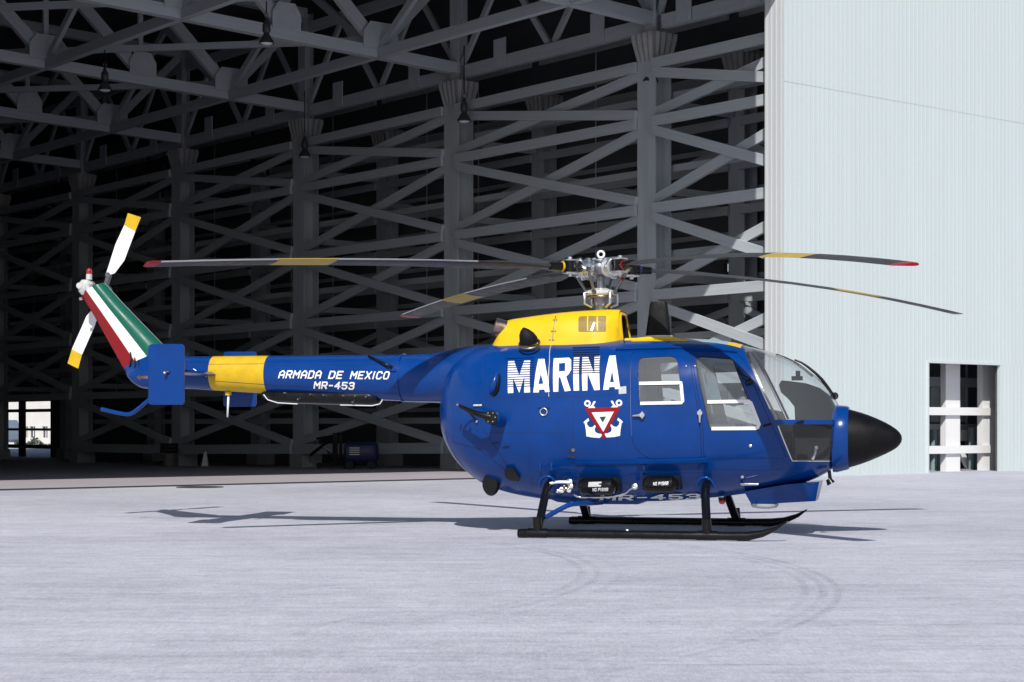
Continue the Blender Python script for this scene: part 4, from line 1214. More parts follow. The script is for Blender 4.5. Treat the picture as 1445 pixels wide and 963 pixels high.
for pts in ([(263, 514.5), (303, 514.3), (450, 513), (560, 512)], [(303, 538), (383, 543.5), (470, 549.5), (560, 556)]):
    ribbon('panel_seam', [xz(*p, BOOM_BVH) for p in pts], .004, .0012, BOOM_BVH, 'seam', boom)
def ring_band(name, rows, px, w, m, grow=.004, parent=heli):
    bm = bmesh.new(); x0 = P(px, 530).x
    lp = []
    for x, g in ((x0-w/2, 0), (x0-w/2, grow), (x0+w/2, grow), (x0+w/2, 0)):
        zt, zb, ww = interp(rows, x); lp.append(ring(V(x, 0, (zt+zb)/2), V(0, 1, 0), V(0, 0, 1), ww+g, (zt-zb)/2+g, n=40, e=2.15))
    add_loops(bm, lp, False, False); return make(name, bm, m, parent, True, 30)
BROWS = [(P(px, t).x, P(px, t).z, P(px, b).z, w) for px, t, b, w in BOOM]
ring_band('boom_joint', BROWS, 570, .02, 'blue', .012)
ring_band('boom_joint', BROWS, 232, .02, 'blue', .004)
# fairing from boom to pod
def build_fairing():
    tab = [(573, 501, 567.5, .255), (590, 500, 568, .265), (612, 498.5, 568.5, .30), (632, 495, 570, .36), (652, 491, 574, .45), (675, 487.5, 582, .54), (710, 486, 596, .62)]
    rows = [(P(px, t).x, P(px, t).z, P(px, b).z, w) for px, t, b, w in tab]
    bm = bmesh.new(); loops = []
    for i in range(41):
        x = rows[0][0]+(rows[-1][0]-rows[0][0])*i/40; zt, zb, w = interp(rows, x)
        loops.append(ring(V(x, 0, (zt+zb)/2), V(0, 1, 0), V(0, 0, 1), w, (zt-zb)/2, n=48, e=2.25))
    add_loops(bm, loops); make('boom_fairing', bm, 'blue', heli, True, 60)
build_fairing()
# black trough below the boom with its pale rim
def build_trough():
    bm = bmesh.new(); loops = []
    for px, yb, w in ((371, 558, .03), (378, 564, .10), (392, 568.5, .13), (420, 570, .14), (480, 571.5, .145), (525, 572.5, .145), (536, 570, .12), (541, 564, .04)):
        a = P(px, 551); c = P(px, yb); loops.append(ring(V(a.x, -.02, (a.z+c.z)/2), V(0, 1, 0), V(0, 0, 1), w, (a.z-c.z)/2, n=16, e=3))
    add_loops(bm, loops); make('antenna_trough', bm, 'black', heli, True, 50)
    bm = bmesh.new()
    add_tube(bm, [P(px, py, -.12) for px, py in ((372, 557), (378, 564.5), (392, 568.8), (420, 570.4))], .006, 6); make('trough_rim', bm, 'greytext', heli); bm = bmesh.new(); add_tube(bm, [P(px, py, -.13) for px, py in ((480, 571.8), (525, 572.8), (536, 570.4), (540, 564))], .006, 6)
    make('trough_rim', bm, 'greytext', heli)
    for px, py in ((401, 554.5), (420, 563.5), (438, 556.5), (456, 557.5), (484, 558.5), (501, 559), (516, 560), (497, 567.5)):
        bm = bmesh.new(); c = P(px, py, -.20); add_lathe(bm, c+V(0, .05, 0), (0, -1, 0), [(0, .008), (.05, .008), (.058, .004)], n=8); make('rivet', bm, 'alu', heli)
build_trough()
# small boom fittings
bm = bmesh.new(); add_cyl(bm, P(322, 553, -.02), P(322, 558, -.02), .035, n=10); make('probe_base', bm, 'dyellow', heli)
bm = bmesh.new(); add_tube(bm, [P(322.5, 556, -.02), P(321, 589, -.02)], [.014, .010], 8); make('probe', bm, 'white', heli, True)
bm = bmesh.new(); add_box(bm, P(551, 524, -.26)-V(.02, .0, .0), P(556, 517, -.26)+V(.02, .06, 0)); make('boom_bracket', bm, 'blue', heli)
bm = bmesh.new(); add_tube(bm, [P(520, 503, -.14), P(540, 512, -.235), P(553, 519, -.27)], [.012, .02], 8); make('shadow_wedge', bm, 'black', heli, True)  # black tube stands in for a shadow on the boom
bm = bmesh.new(); add_tube(bm, [P(273, 521, -.19), P(282, 527, -.2), P(292, 531.5, -.195)], .006, 6); make('vent_tube', bm, 'alu', heli)

# ---- tail fin with green, white and red bands
def build_fin():
    # (front edge pixel, rear edge pixel) along the fin, bottom to top
    fr = [(236, 493), (205, 461), (172, 427), (147.5, 399.5)]
    rr = [(176.5, 521.5), (155, 483), (134, 446), (115, 416)]
    tk = [.13, .12, .11, .10]
    bm = bmesh.new(); loops = []
    N = 14
    fracs = [0.0]+[1-math.cos(math.pi/2*(i+1)/N) for i in range(N)]
    # chord-wise stations from the front: rounded nose, flat sides
    ch = [0.0, .01, .03, .06, .10, .16, .22, .30, .368, .372, .46, .55, .63, .648, .652, .72, .80, .88, .95, 1.0]
    def half(c): return min(1.0, math.sqrt(max(0, 1-((.34-c)/.34)**2)) if c < .34 else 1.0)*(1.0 if c < .6 else 1-.82*((c-.6)/.4)**1.2)
    for k in range(25):
        t = k/24; x = t*3; i = min(2, int(x)); f = x-i
        a = Vector(fr[i]).lerp(Vector(fr[i+1]), f); b = Vector(rr[i]).lerp(Vector(rr[i+1]), f); w = tk[i]*(1-f)+tk[i+1]*f
        lp = []
        for c in ch: q = a.lerp(b, c); v = P(q.x, q.y); lp.append(V(v.x, -w*half(c), v.z))
        for c in ch[::-1][:-1]: q = a.lerp(b, c); v = P(q.x, q.y); lp.append(V(v.x, w*half(c)*.999+.001, v.z))
        loops.append(lp)
    n = len(loops[0]); nc = len(ch)
    def mf(i, j):
        jj = j if j < nc-1 else (2*nc-2-j-1)
        c = (ch[min(jj, nc-1)]+ch[min(jj+1, nc-1)])/2
        return 0 if c < .37 else (1 if c < .65 else 2)
    add_loops(bm, loops, mfun=mf)
    o = make('tail_fin', bm, ['green', 'white', 'red'], heli, True, 55)
    # rounded top cap
    # blue root piece joining boom and fin
    bm = bmesh.new(); loops = []
    for (ax, ay), (bx, by), w in (((237, 506), (190, 541), .175), ((238, 500), (181, 530), .155), ((236.5, 493.5), (176.8, 520.5), .133), ((234, 490.5), (175.3, 517.5), .128)):
        pa, pb = P(ax, ay), P(bx, by); c = (pa+pb)/2; d = (pa-pb); loops.append(ring(c, d.normalized(), V(0, 1, 0), d.length/2, w, n=32, e=2.6))
    add_loops(bm, loops[:3]); make('fin_root', bm, 'blue', heli, True, 60)
    for (px, py, l) in ((184, 497, 17), (190, 505, 16), (195.5, 508, 17)):
        bm = bmesh.new(); add_tube(bm, [P(px, py, -.15), P(px+1, py+l*.6, -.15), P(px-1, py+l+4, -.13)], [.007, .011], 6); make('static_wick', bm, 'black', heli)
    # small painted arrow marking
    conformpts = [(193, 532.5), (198, 529), (198, 531), (209, 530.5), (209, 534.5), (198, 534.5), (198, 537)]
    conform('arrow_marking', [([xz(*p, BOOM_BVH) for p in conformpts], [])], BOOM_BVH, 'exhaust', .004, boom)
    # gearbox and red beacon at the tip
    bm = bmesh.new()
    c = P(123.5, 404, .0)
    add_lathe(bm, c+V(-.02, 0, -.10), (0, 0, 1), [(0, .05), (.04, .085), (.12, .09), (.17, .05)], n=14)
    add_cyl(bm, c+V(0, -.02, 0), P(128, 404, .30), .06, n=14); add_cyl(bm, c+V(-.06, -.09, .0), c+V(-.06, .0, .0), .035, n=10); add_cyl(bm, c+V(.05, -.10, -.03), c+V(.05, 0, -.03), .025, n=8)
    make('tail_gearbox', bm, 'whitemetal', heli, True, 40)
    bm = bmesh.new(); b = P(125.8, 395, 0); add_lathe(bm, b, (0, 0, 1), [(0, .035), (.06, .035), (.065, .028)], n=14); make('beacon_base', bm, 'whitemetal', heli, True, 40)
    bm = bmesh.new(); add_lathe(bm, b+V(0, 0, .066), (0, 0, 1), [(0, .032), (.03, .034), (.055, .024), (.07, .006)], n=14); make('tail_beacon', bm, 'redlens', heli, True, 60)
    bm = bmesh.new(); add_cyl(bm, P(116.5, 421, -.03), P(112.5, 422, -.03), .018, n=10); make('tail_light', bm, 'alu', heli)
    return o
build_fin()
# tail rotor, on the port side of the fin
TR = .36
def build_tail_rotor():
    hub = P(147.2, 410, TR)
    bm = bmesh.new(); add_cyl(bm, P(140, 408, .05), hub+V(0, .08, 0), .045, n=14); add_cyl(bm, hub+V(0, -.05, 0), hub+V(0, .05, 0), .075, n=16); make('tail_rotor_hub', bm, 'steel', heli, True, 40)
    for tip, root, s in (((181.0, 301.5), (154.5, 385), 1), ((104.5+9, 519.5-4), (140, 440), -1)):
        pass
    def blade(ca, cb, edge):                                       # outline pixels from root to tip on both edges
        bm = bmesh.new(); loops = []
        for i, ((ax, ay), (bx, by)) in enumerate(zip(ca, cb)):
            a, b = P(ax, ay, TR), P(bx, by, TR); th = .012 if i else .018
            off = (-.02 if i else 0)
            loops.append([a+V(0, -th*.2, 0), a.lerp(b, .3)+V(0, -th, 0), b+V(0, -th*.3-.01, 0), b+V(0, th*.3-.01, 0), a.lerp(b, .3)+V(0, th, 0), a+V(0, th*.2, 0)])
        k = len(loops)
        add_loops(bm, loops, mfun=lambda i, j: 1 if i >= k-2 else 0)
        return make('tail_rotor_blade', bm, ['white', 'dyellow'], heli, True, 30)
    blade([(150, 386), (152.5, 378), (163, 345), (175.5, 318), (180.5, 301)], [(156, 388), (162.5, 386), (176, 368), (191.5, 327), (199.5, 307)], 0)
    blade([(138, 428), (122, 446.5), (118, 456), (101.5, 493), (95.5, 513)], [(146, 432), (139, 446), (133, 463), (116.5, 500.5), (111, 520.5)], 1)
    bm = bmesh.new(); add_cyl(bm, hub, P(154.5, 387, TR), .032, n=10); add_cyl(bm, P(152, 388, TR-.04), P(152, 388, TR+.04), .03, n=10); make('blade_fork', bm, 'steel', heli, True, 40)
    bm = bmesh.new(); add_cyl(bm, hub, P(140, 432, TR), .032, n=10); make('blade_fork', bm, 'steel', heli, True, 40)
build_tail_rotor()

# ---- stabiliser and end plates
def build_stab():
    bm = bmesh.new(); loops = []
    le, te = P(262, 527, -1.0), P(212, 527, -1.0); z = P(236, 526, -1.0).z
    for y in (-1.0, -.3, .3, 1.0):
        loops.append([V(le.x, y, z), V(le.x-.05, y, z+.03), V((le.x+te.x)/2, y, z+.035), V(te.x, y, z+.006), V(te.x, y, z-.006), V((le.x+te.x)/2, y, z-.02), V(le.x-.05, y, z-.02)])
    add_loops(bm, loops); make('stabiliser', bm, 'blue', heli, True, 40)
    for s in (-1.02, 1.02):
        a = P(209.8, 486, -1.02); c = P(260.2, 571.5, -1.02)
        poly = rounded([(a.x, a.z), (c.x, a.z), (c.x, c.z), (a.x, c.z)], .045, 5)
        bm = bmesh.new(); sg = 1 if s > 0 else -1
        n = len(poly); cx, cz = (a.x+c.x)/2, (a.z+c.z)/2
        lps = []
        for y, k in ((-.014, .985), (-.010, 1), (.010, 1), (.014, .985)):
            lps.append([V(cx+(x-cx)*k, s+y, cz+(zz-cz)*k) for x, zz in poly])
        add_loops(bm, lps); pl = make('end_plate', bm, 'blue', heli, True, 25)
        if s < 0:
            bm = bmesh.new(); b = P(236, 526.5, -1.03); add_cyl(bm, b, b+V(0, -.05, 0), .018, n=10); add_cyl(bm, b+V(.03, -.02, .01), b+V(-.03, -.02, .01), .012, n=8); make('plate_fitting', bm, 'steel', pl, True, 40)
            bm = bmesh.new(); add_lathe(bm, b+V(0, -.05, 0), (0, -1, 0), [(0, .019), (.02, .016), (.03, .004)], n=10); make('position_light', bm, 'alu', pl, True)
build_stab()
bm = bmesh.new(); add_tube(bm, [P(236, 548, .0), P(213, 562, 0), P(192, 580, 0), P(184, 584.5, 0), P(176, 585, 0), P(160, 581.5, 0), P(143, 577.5, 0)], .023, 10, smooth_path=2); make('tail_bumper', bm, 'blue', heli, True, 60)

# ---- engine cowling
def build_cowling():
    tab = [(702, 483.5, .36), (708, 472, .39), (713, 460, .41), (717.5, 453.8, .42), (724, 451.6, .43), (745, 448.4, .445), (775, 444.2, .455), (805, 441, .46), (840, 438.4, .45), (860, 437.4, .42), (872, 437.4, .37), (880, 438.6, .31), (884.5, 441.5, .26)]
    rows = [(P(px, t, -.1).x, P(px, t, -.1).z, w) for px, t, w in tab]
    zb = P(800, 492, -.4).z
    bm = bmesh.new(); loops = []
    xs = sorted(set([r[0] for r in rows]+[rows[0][0]+(rows[-1][0]-rows[0][0])*i/50 for i in range(51)]))
    def sec(x, k=1.0, dx=0.0):
        zt, w = interp(rows, x); out = []
        for i in range(33):
            th = math.pi*i/32; ct, st = math.cos(th), math.sin(th)
            y = w*math.copysign(abs(ct)**(2/5.5), ct); z = zb+(zt-zb)*abs(st)**(2/4.2)
            lean = 1-.16*max(0, (z-zb)/max(zt-zb, .01))
            out.append(V(x+dx-(.05*(z-zb)/(zt-zb) if x > rows[-2][0]-1e-6 else 0), y*lean*k, zb+(z-zb)*k))
        return out
    for x in xs: loops.append(sec(x))
    add_loops(bm, loops, True, False, closed=False)
    bmesh.ops.recalc_face_normals(bm, faces=bm.faces)
    bvh = BVHTree.FromBMesh(bm)
    o = make('engine_cowling', bm, 'yellow', heli, True, 50)
    # intake: lip and dark duct
    x = xs[-1]
    bm = bmesh.new(); add_loops(bm, [sec(x), sec(x, .95, .004), sec(x, .93, -.03)], False, False, closed=False); make('intake_lip', bm, 'yellow', o, True, 50)
    bm = bmesh.new(); add_loops(bm, [sec(x, .93, -.012), sec(x, .80, -.22)], False, True, closed=False); make('intake_duct', bm, 'matblack', o)
    return o, bvh
cowl, COWL_BVH = build_cowling()
cx = lambda l: [xz(*p, COWL_BVH) for p in l]
conform('screen', [(cx([(816.5, 448.5), (818, 447), (854, 446.2), (855.5, 447.5), (855, 467.5), (853, 468.3), (817.5, 468.5), (816.2, 467)]), [])], COWL_BVH, 'amber', .003, cowl)
for a in (829.5, 843):
    ribbon('screen_bar', cx([(a, 447.2), (a, 467.8)]), .014, .009, COWL_BVH, 'yellow', cowl)
conform('screen_streak', [(cx([(833, 467), (838, 455), (839.5, 456), (836, 467)]), [])], COWL_BVH, 'alu', .005, cowl)
ribbon('panel_seam', cx([(784.5, 446), (781, 468), (779, 482)]), .008, .002, COWL_BVH, 'steel', cowl)
for p in ((781, 452), (785.5, 452), (779, 468), (783.5, 468), (776, 480), (781, 480)):
    h = hit(*p, COWL_BVH); bm = bmesh.new(); add_lathe(bm, h+V(0, .003, 0), (0, -1, .3), [(0, .010), (.006, .010), (.010, .005)], n=8); make('fastener', bm, 'steel', cowl)
ribbon('panel_seam', [xz(778, 486), xz(775.5, 510), xz(774, 535), xz(774.5, 560)], .006, .002, None, 'whitemetal', heli)
# low yellow deck and black blade antenna ahead of the cowling
bm = bmesh.new(); loops = []
for px, t, w in ((884, 477.8, .30), (900, 477.3, .30), (914, 475.5, .28), (950, 475.4, .27), (962, 478.5, .26), (971, 482.5, .24)):
    a = P(px, t, -.2); b = P(px, 488, -.2); loops.append([V(a.x, -w-.06, b.z), V(a.x, -w, a.z-.005), V(a.x, -w+.04, a.z), V(a.x, w-.04, a.z), V(a.x, w, a.z-.005), V(a.x, w+.06, b.z)])
add_loops(bm, loops); make('deck_fairing', bm, 'yellow', heli, True, 35)
bm = bmesh.new(); loops = []
for y, x0, x1, w in ((476, 911, 947.5, .07), (450, 914.5, 944.5, .055), (430, 917, 942, .045), (426, 918.5, 940.5, .035)):
    a, b = P(x0, y, 0), P(x1, y, 0); loops.append(ring((a+b)/2, V(1, 0, 0), V(0, 1, 0), (b.x-a.x)/2, w, n=20, e=3.2))
add_loops(bm, loops); make('blade_antenna', bm, 'matblack', heli, True, 50)
bm = bmesh.new(); c = P(929, 475.5, 0); add_loops(bm, [ring(c+V(0, 0, -.02), V(1, 0, 0), V(0, 1, 0), .155, .09, 24), ring(c+V(0, 0, .012), V(1, 0, 0), V(0, 1, 0), .15, .085, 24)]); make('antenna_base', bm, 'whitemetal', heli, True, 40)
# exhaust pipe and side outlet
bm = bmesh.new(); a, b = P(697.5, 461.5, -.30), P(730, 471, -.22); d = (a-b).normalized(); aa, bb = frame_for(d)
add_loops(bm, [ring(b, aa, bb, .100, n=24), ring(a, aa, bb, .100, n=24), ring(a+d*.004, aa, bb, .096, n=24), ring(a+d*.0, aa, bb, .088, n=24), ring(b+d*.03, aa, bb, .08, n=24)], False, True)
make('exhaust_pipe', bm, 'exhaust', heli, True, 40)
bm = bmesh.new(); loops = []
base = hit(746, 483.5); base = V(base.x, -.60, P(746, 483, -.60).z)
for px, py, r, s in ((747, 484, .098, -.58), (745.5, 478, .094, -.61), (743, 472, .078, -.63), (740.5, 466.5, .047, -.64), (739, 462.8, .012, -.645)):
    c = P(px, py, s); loops.append(ring(c, V(1, 0, .12).normalized(), V(0, .75, .35).normalized(), r, r*.8, n=20))
add_loops(bm, loops); make('side_outlet', bm, 'matblack', heli, True, 60)
bm = bmesh.new(); add_torus(bm, P(747, 485, -.585), V(0, -.55, .83), .104, .014, 28, 8); make('outlet_ring', bm, 'steel', heli, True)

# ---- nose: collar, radome
def build_nose():
    cz = lambda px, t, b: (P(px, t).z+P(px, b).z)/2
    bm = bmesh.new(); loops = []
    for px, t, b in ((1176, 574, 666.5), (1181, 571.8, 666.8), (1195, 573, 663.5), (1198.5, 574.5, 662)):
        a, c = P(px, t), P(px, b); r = (a.z-c.z)/2; loops.append(ring(V(a.x, 0, (a.z+c.z)/2), V(0, 1, 0), V(0, 0, 1), r*.93, r, n=40, e=2.3))
    a, c = P(1198.5, 578), P(1198.5, 660); r = (a.z-c.z)/2; loops.append(ring(V(a.x, 0, (a.z+c.z)/2), V(0, 1, 0), V(0, 0, 1), r*.9, r, n=40, e=2.2))
    add_loops(bm, loops); make('nose_collar', bm, 'blue', heli, True, 40)
    bm = bmesh.new(); loops = []
    for px, t, b in ((1198.6, 577.5, 660.5), (1206, 579.5, 658.5), (1216, 582.3, 655.3), (1228, 586.3, 651), (1240, 591.2, 646), (1251, 596.4, 641), (1260, 601.5, 636.5), (1266.5, 606, 632.5), (1271, 610.5, 628), (1273.5, 614.5, 624), (1274.3, 618.5, 620)):
        a, c = P(px-1.5, t), P(px-1.5, b); r = (a.z-c.z)/2; loops.append(ring(V(a.x, 0, (a.z+c.z)/2), V(0, 1, 0), V(0, 0, 1), r*.94, r, n=40, e=2.1))
    add_loops(bm, loops); make('radome', bm, 'radome', heli, True, 60)
build_nose()
# equipment box and pale dome antenna below the nose
bm = bmesh.new()
bq = ((1050, 694), (1060, 711.5), (1070, 712), (1151, 707.5), (1156, 680), (1110, 684))
sa = (-.34, -.20, -.20, -.20, -.30, -.34)
add_loops(bm, [[P(x, y, k) for (x, y), k in zip(bq, sa)], [V(P(x, y, k).x, -k, P(x, y, k).z) for (x, y), k in zip(bq, sa)]]); make('belly_box', bm, 'blue', heli)
bm = bmesh.new(); c = P(1079, 711, -.1); add_lathe(bm, c, (0, 0, -1), [(0, .145), (.02, .14), (.04, .12), (.05, .06)], n=24); make('dome_antenna', bm, 'palelabel', heli, True, 50)
bm = bmesh.new(); add_cyl(bm, P(1170, 664, -.2), P(1171.5, 676, -.2), .018, n=8); add_cyl(bm, P(1169, 676, -.2), P(1173, 683, -.2), .03, .045, n=10); make('nose_light', bm, 'black', heli, True, 40)
bm = bmesh.new(); add_lathe(bm, P(1019, 702, -.2), (0, 0, -1), [(0, .04), (.025, .04), (.03, .03)], n=12); make('beacon_base', bm, 'black', heli)
bm = bmesh.new(); add_lathe(bm, P(1019, 705.6, -.2), (0, 0, -1), [(0, .036), (.025, .034), (.045, .015)], n=12); make('belly_beacon', bm, 'redlens', heli, True)
# keel below the middle
bm = bmesh.new(); kp = [P(x, y, -.20) for x, y in ((766, 700), (786, 708.5), (810, 711.5), (900, 712), (912, 706), (940, 700))]
add_prism(bm, kp, (0, .40, 0)); make('keel', bm, 'blue', heli)
# pitot elbow
bm = bmesh.new(); h = hit(1047.5, 683); add_tube(bm, [h, h+V(0, -.05, 0), h+V(.06, -.06, .0), h+V(.17, -.06, .0)], [.02, .012], 8); make('pitot_tube', bm, 'alu', heli, True, 60)
bm = bmesh.new(); h = hit(1047.5, 673); add_lathe(bm, h, (0, -1, 0), [(0, .018), (.012, .018), (.02, .008)], n=10); make('static_port', bm, 'alu', heli)
h = hit(1059, 629.5); bm = bmesh.new(); add_lathe(bm, h, (0, -1, 0), [(0, .018), (.008, .016), (.012, .006)], n=10); make('fastener', bm, 'alu', heli)

# ---- skids
SK = 1.255; SR = .046
def build_skids():
    x0 = P(731, 752, -SK).x; xr = P(759, 752, -SK).x; xf = P(998, 752, -SK).x; xc = P(1055, 752, -SK).x; xt = P(1114, 741, -SK).x
    for s in (-SK, SK):
        bm = bmesh.new(); pts = [V(x0, s, SR), V(x0+.04, s, SR), V(xc-.2, s, SR), V(xc, s, SR+.005), V(xc+.14, s, SR+.03), V(xc+.28, s, SR+.085), V(xt-.02, s, SR+.15)]
        rs = [SR*.85, SR, SR, SR, SR*.98, SR*.85, SR*.45]
        bmq = []
        loops = []
        for i, p in enumerate(pts):
            d = (pts[min(i+1, len(pts)-1)]-pts[max(i-1, 0)]).normalized(); aa = V(0, 1, 0); bb = d.cross(aa).normalized()
            flat = 1 if i < 4 else (1-.22*(i-3))
            loops.append(ring(p, aa, bb, rs[i] if i < 5 else SR*.95, rs[i]*flat, n=16))
        add_loops(bm, loops); sk = make('skid', bm, 'black', heli, True, 45)
        bm = bmesh.new(); add_box(bm, (x0+.1, s-.035, 0.001), (xc-.1, s+.035, .012)); make('wear_plate', bm, 'steel', sk)
        for x in (xr, xf):
            bm = bmesh.new(); add_cyl(bm, (x-.10, s, SR), (x+.10, s, SR), SR+.007, n=16); add_cyl(bm, (x-.0, s, SR+.01), (x-.01, s, SR+.16), .050, .047, n=14); make('skid_saddle', bm, 'black', sk, True, 40)
        for x in ([xr+.9] if s < 0 else []):
            bm = bmesh.new(); add_lathe(bm, (x, s, SR*2-.004), (0, 0, 1), [(0, .022), (.012, .018)], n=10); make('bolt', bm, 'alu', sk)
    for x, ztop, lean, rad in ((xr, .60, -.02, .043), (xf, .60, -.09, .044)):
        pts = []
        for s, z, k in ((-SK, .07, 0), (-1.10, .20, .3), (-.93, .345, .65), (-.78, .465, .9), (-.60, .54, 1), (0, .55, 1), (.60, .54, 1), (.78, .465, .9), (.93, .345, .65), (1.10, .20, .3), (SK, .07, 0)):
            pts.append(V(x+lean*k, s, z))
        bm = bmesh.new(); add_tube(bm, pts, rad, 14, smooth_path=2); make('cross_tube', bm, 'black', heli, True, 60)
        bm = bmesh.new(); c = V(x+lean, -.68, .53); add_tube(bm, [c+V(-.09, -.02, -.03), c+V(-.06, -.05, .055), c+V(0, -.06, .075), c+V(.06, -.05, .055), c+V(.09, -.02, -.03)], .014, 8, smooth_path=1); make('tube_clamp', bm, 'blue', heli, True, 60)
    # entry step between rear tube and belly
    bm = bmesh.new(); add_tube(bm, [P(769, 731, -1.1), P(790, 719, -1.0), P(803, 712.5, -.95), P(812, 711, -.9), P(830, 710.5, -.7), P(850, 709, -.3)], .026, 8, smooth_path=1); make('entry_step', bm, 'blue', heli, True, 60)
build_skids()

# ---- float bottles along the lower side
def canister(px0, px1, yt, yb, label):
    s = -.66
    a, b = P(px0, yt, s), P(px1, yb, s)
    bm = bmesh.new(); add_box(bm, (a.x, s+.02, b.z+.03), (b.x, s+.22, a.z)); add_box(bm, (a.x+.02, s-.0, a.z-.045), (b.x-.02, s+.019, a.z-.004)); o = make('float_bottle_tray', bm, 'black', heli)
    zc = P(px0, (yt+yb)/2, s-.05).z; r = .088
    bm = bmesh.new(); add_lathe(bm, (a.x+.015, s-.02, zc), (1, 0, 0), [(0, .04), (.02, .07), (.05, r), (b.x-a.x-.08, r), (b.x-a.x-.05, .06), (b.x-a.x-.03, .03)], n=24)
    bmesh.ops.recalc_face_normals(bm, faces=bm.faces); bvh = BVHTree.FromBMesh(bm)
    make('float_bottle', bm, 'black', o, True, 40)
    return o, bvh, s, zc
o, bvh, s, zc = canister(815.5, 873, 673.5, 699.5, True)
conform('data_plate', [([xz(*p, bvh) for p in ((830.5, 680.8), (849, 680.2), (848, 687), (830, 687.3))], [])], bvh, 'palelabel', .003, o)
lettering('lettering', 'NO', (836.5, 693), (841.445, 692.85), (836.7, 689.4), bvh, 'letter', .004, o, .22)
lettering('lettering', 'PISAR', (844.24, 692.8), (858, 692.4), (844.44, 689.2), bvh, 'letter', .004, o, .22)
o, bvh, s, zc = canister(906, 959, 671, 696, False)
lettering('lettering', 'NO', (922, 684.8), (926.83, 684.65), (922.2, 681.2), bvh, 'letter', .004, o, .22)
lettering('lettering', 'PISAR', (929.56, 684.6), (943, 684.2), (929.76, 681), bvh, 'letter', .004, o, .22)
lettering('registration', 'MR-453', (849, 705.6), (985, 702.3), (850, 699.4), None, 'greytext', .006, heli, .24)
# valves, hoses and fittings beside the rear tube
def tube(name, pts, r, m, sp=1):
    bm = bmesh.new(); add_tube(bm, pts, r, 8, smooth_path=sp); return make(name, bm, m, heli, True, 60)
tube('hose', [P(775, 683, -.70), P(786, 680.5, -.72), P(798, 680.5, -.72), P(804, 681, -.70)], .016, 'white')
tube('hose', [P(810, 698, -.68), P(816, 702, -.66), P(835, 702.5, -.64), P(862, 701.5, -.64), P(876, 699, -.64), P(884, 696, -.64), P(888, 691, -.66), P(896, 688, -.68)], .010, 'alu')
for i, (px, py, r) in enumerate(((805, 681, .034), (806, 687, .028), (793, 692, .03), (799, 691, .026), (788, 694, .022), (803, 692.5, .024), (797, 687, .018), (896.5, 687.5, .03))):
    bm = bmesh.new(); c = P(px, py, -.66); add_lathe(bm, c, (0.15*(i % 3-1), -1, .1), [(-.1, r*.8), (.02, r), (.04, r), (.045, r*.5), (.03, r*.45)], n=12); make('valve_fitting', bm, ['exhaust', 'alu', 'whitemetal'][i % 3] if i else 'alu', heli, True, 35)
for px, py in ((763, 659), (779, 658.5), (909, 657.5)):
    h = hit(px, py); bm = bmesh.new(); add_tube(bm, [h+V(0, -.012, .05), h+V(0, -.02, 0), h+V(0, -.012, -.04)], .010, 6); make('hinge_pin', bm, 'blue', heli)

# ---- fittings on the flank
def door_handle(pts, parent):
    q = []
    for px, py in pts: h = hit(px, py); q.append(h+V(0, -.035, 0))
    bm = bmesh.new(); add_tube(bm, q, [.008, .020], 8); h = hit(*pts[-1]); add_cyl(bm, h+V(0, .01, 0), h+V(0, -.055, 0), .026, n=12); add_cyl(bm, h+V(0, -.03, .035), h+V(0, -.03, -.035), .012, n=8)
    make('handle', bm, 'alu', parent, True, 50)
door_handle([(893.5, 587), (907, 586)], slide_r)
door_handle([(988, 596.5), (988.3, 583)], cock_r)
for px, py in ((968.5, 517), (981, 517)):
    h = hit(px, py); bm = bmesh.new(); add_lathe(bm, h, (0, -1, .2), [(0, .016), (.012, .014), (.02, .004)], n=10); make('hinge_knob', bm, 'alu', heli, True)
h = hit(1058, 538); bm = bmesh.new(); add_tube(bm, [hit(1041, 519)+V(0, -.02, 0), hit(1049, 530)+V(0, -.04, 0), hit(1057, 534)+V(0, -.05, 0), hit(1064, 540)+V(0, -.03, 0)], .010, 8, smooth_path=1); add_cyl(bm, hit(1053, 541)+V(0, -.04, 0), hit(1062, 538)+V(0, -.04, 0), .024, n=8); make('mirror_bracket', bm, 'black', heli, True, 50)
for px, py in ((1083, 600), (1129, 596)):
    h = hit(px, py); bm = bmesh.new(); add_tube(bm, [h+V(-.04, -.015, -.01), h+V(.04, -.015, .01)], .012, 6); make('latch', bm, 'black', heli)
# tie-down ring
h = hit(767.5, 580); bm = bmesh.new(); add_torus(bm, h+V(0, -.012, -.01), (0, 1, 0), .036, .008, 18, 6); make('tie_down_ring', bm, 'alu', heli, True)
bm = bmesh.new(); add_tube(bm, [h+V(-.06, -.01, .035), h+V(.06, -.01, .035)], .008, 6); make('ring_bar', bm, 'blue', heli)
# air scoop on the engine bay side, small black cup, box, horn and arm
bm = bmesh.new(); q = [(637, 522.5), (666, 521.5), (663, 557), (637.5, 557)]
base = [P(x, y, -.30) for x, y in q]; outp = [P(x, y, s) for (x, y), s in zip(q, (-.43, -.64, -.62, -.41))]
add_loops(bm, [base, outp]); make('air_scoop', bm, 'blue', heli)
bm = bmesh.new(); h = hit(699.5, 541); add_tube(bm, [h+V(.015, -.0, .10), h+V(.0, -.05, .03), h+V(-.02, -.06, -.06), h+V(-.03, .0, -.09)], [.03, .035], 10, smooth_path=1); make('drain_cup', bm, 'blue', heli, True, 60)
bm = bmesh.new(); h = hit(703, 541); add_tube(bm, [h+V(.0, -.01, .09), h+V(.005, -.035, 0), h+V(-.01, -.02, -.09), h+V(-.05, -.02, -.12)], .020, 8, smooth_path=1); make('drain_seal', bm, 'matblack', heli, True, 60)
a = hit(706, 594); bm = bmesh.new(); add_cyl(bm, a+V(0, .05, 0), P(695, 590, -1.0), .075, n=20); make('float_arm_socket', bm, 'blue', heli, True, 40)
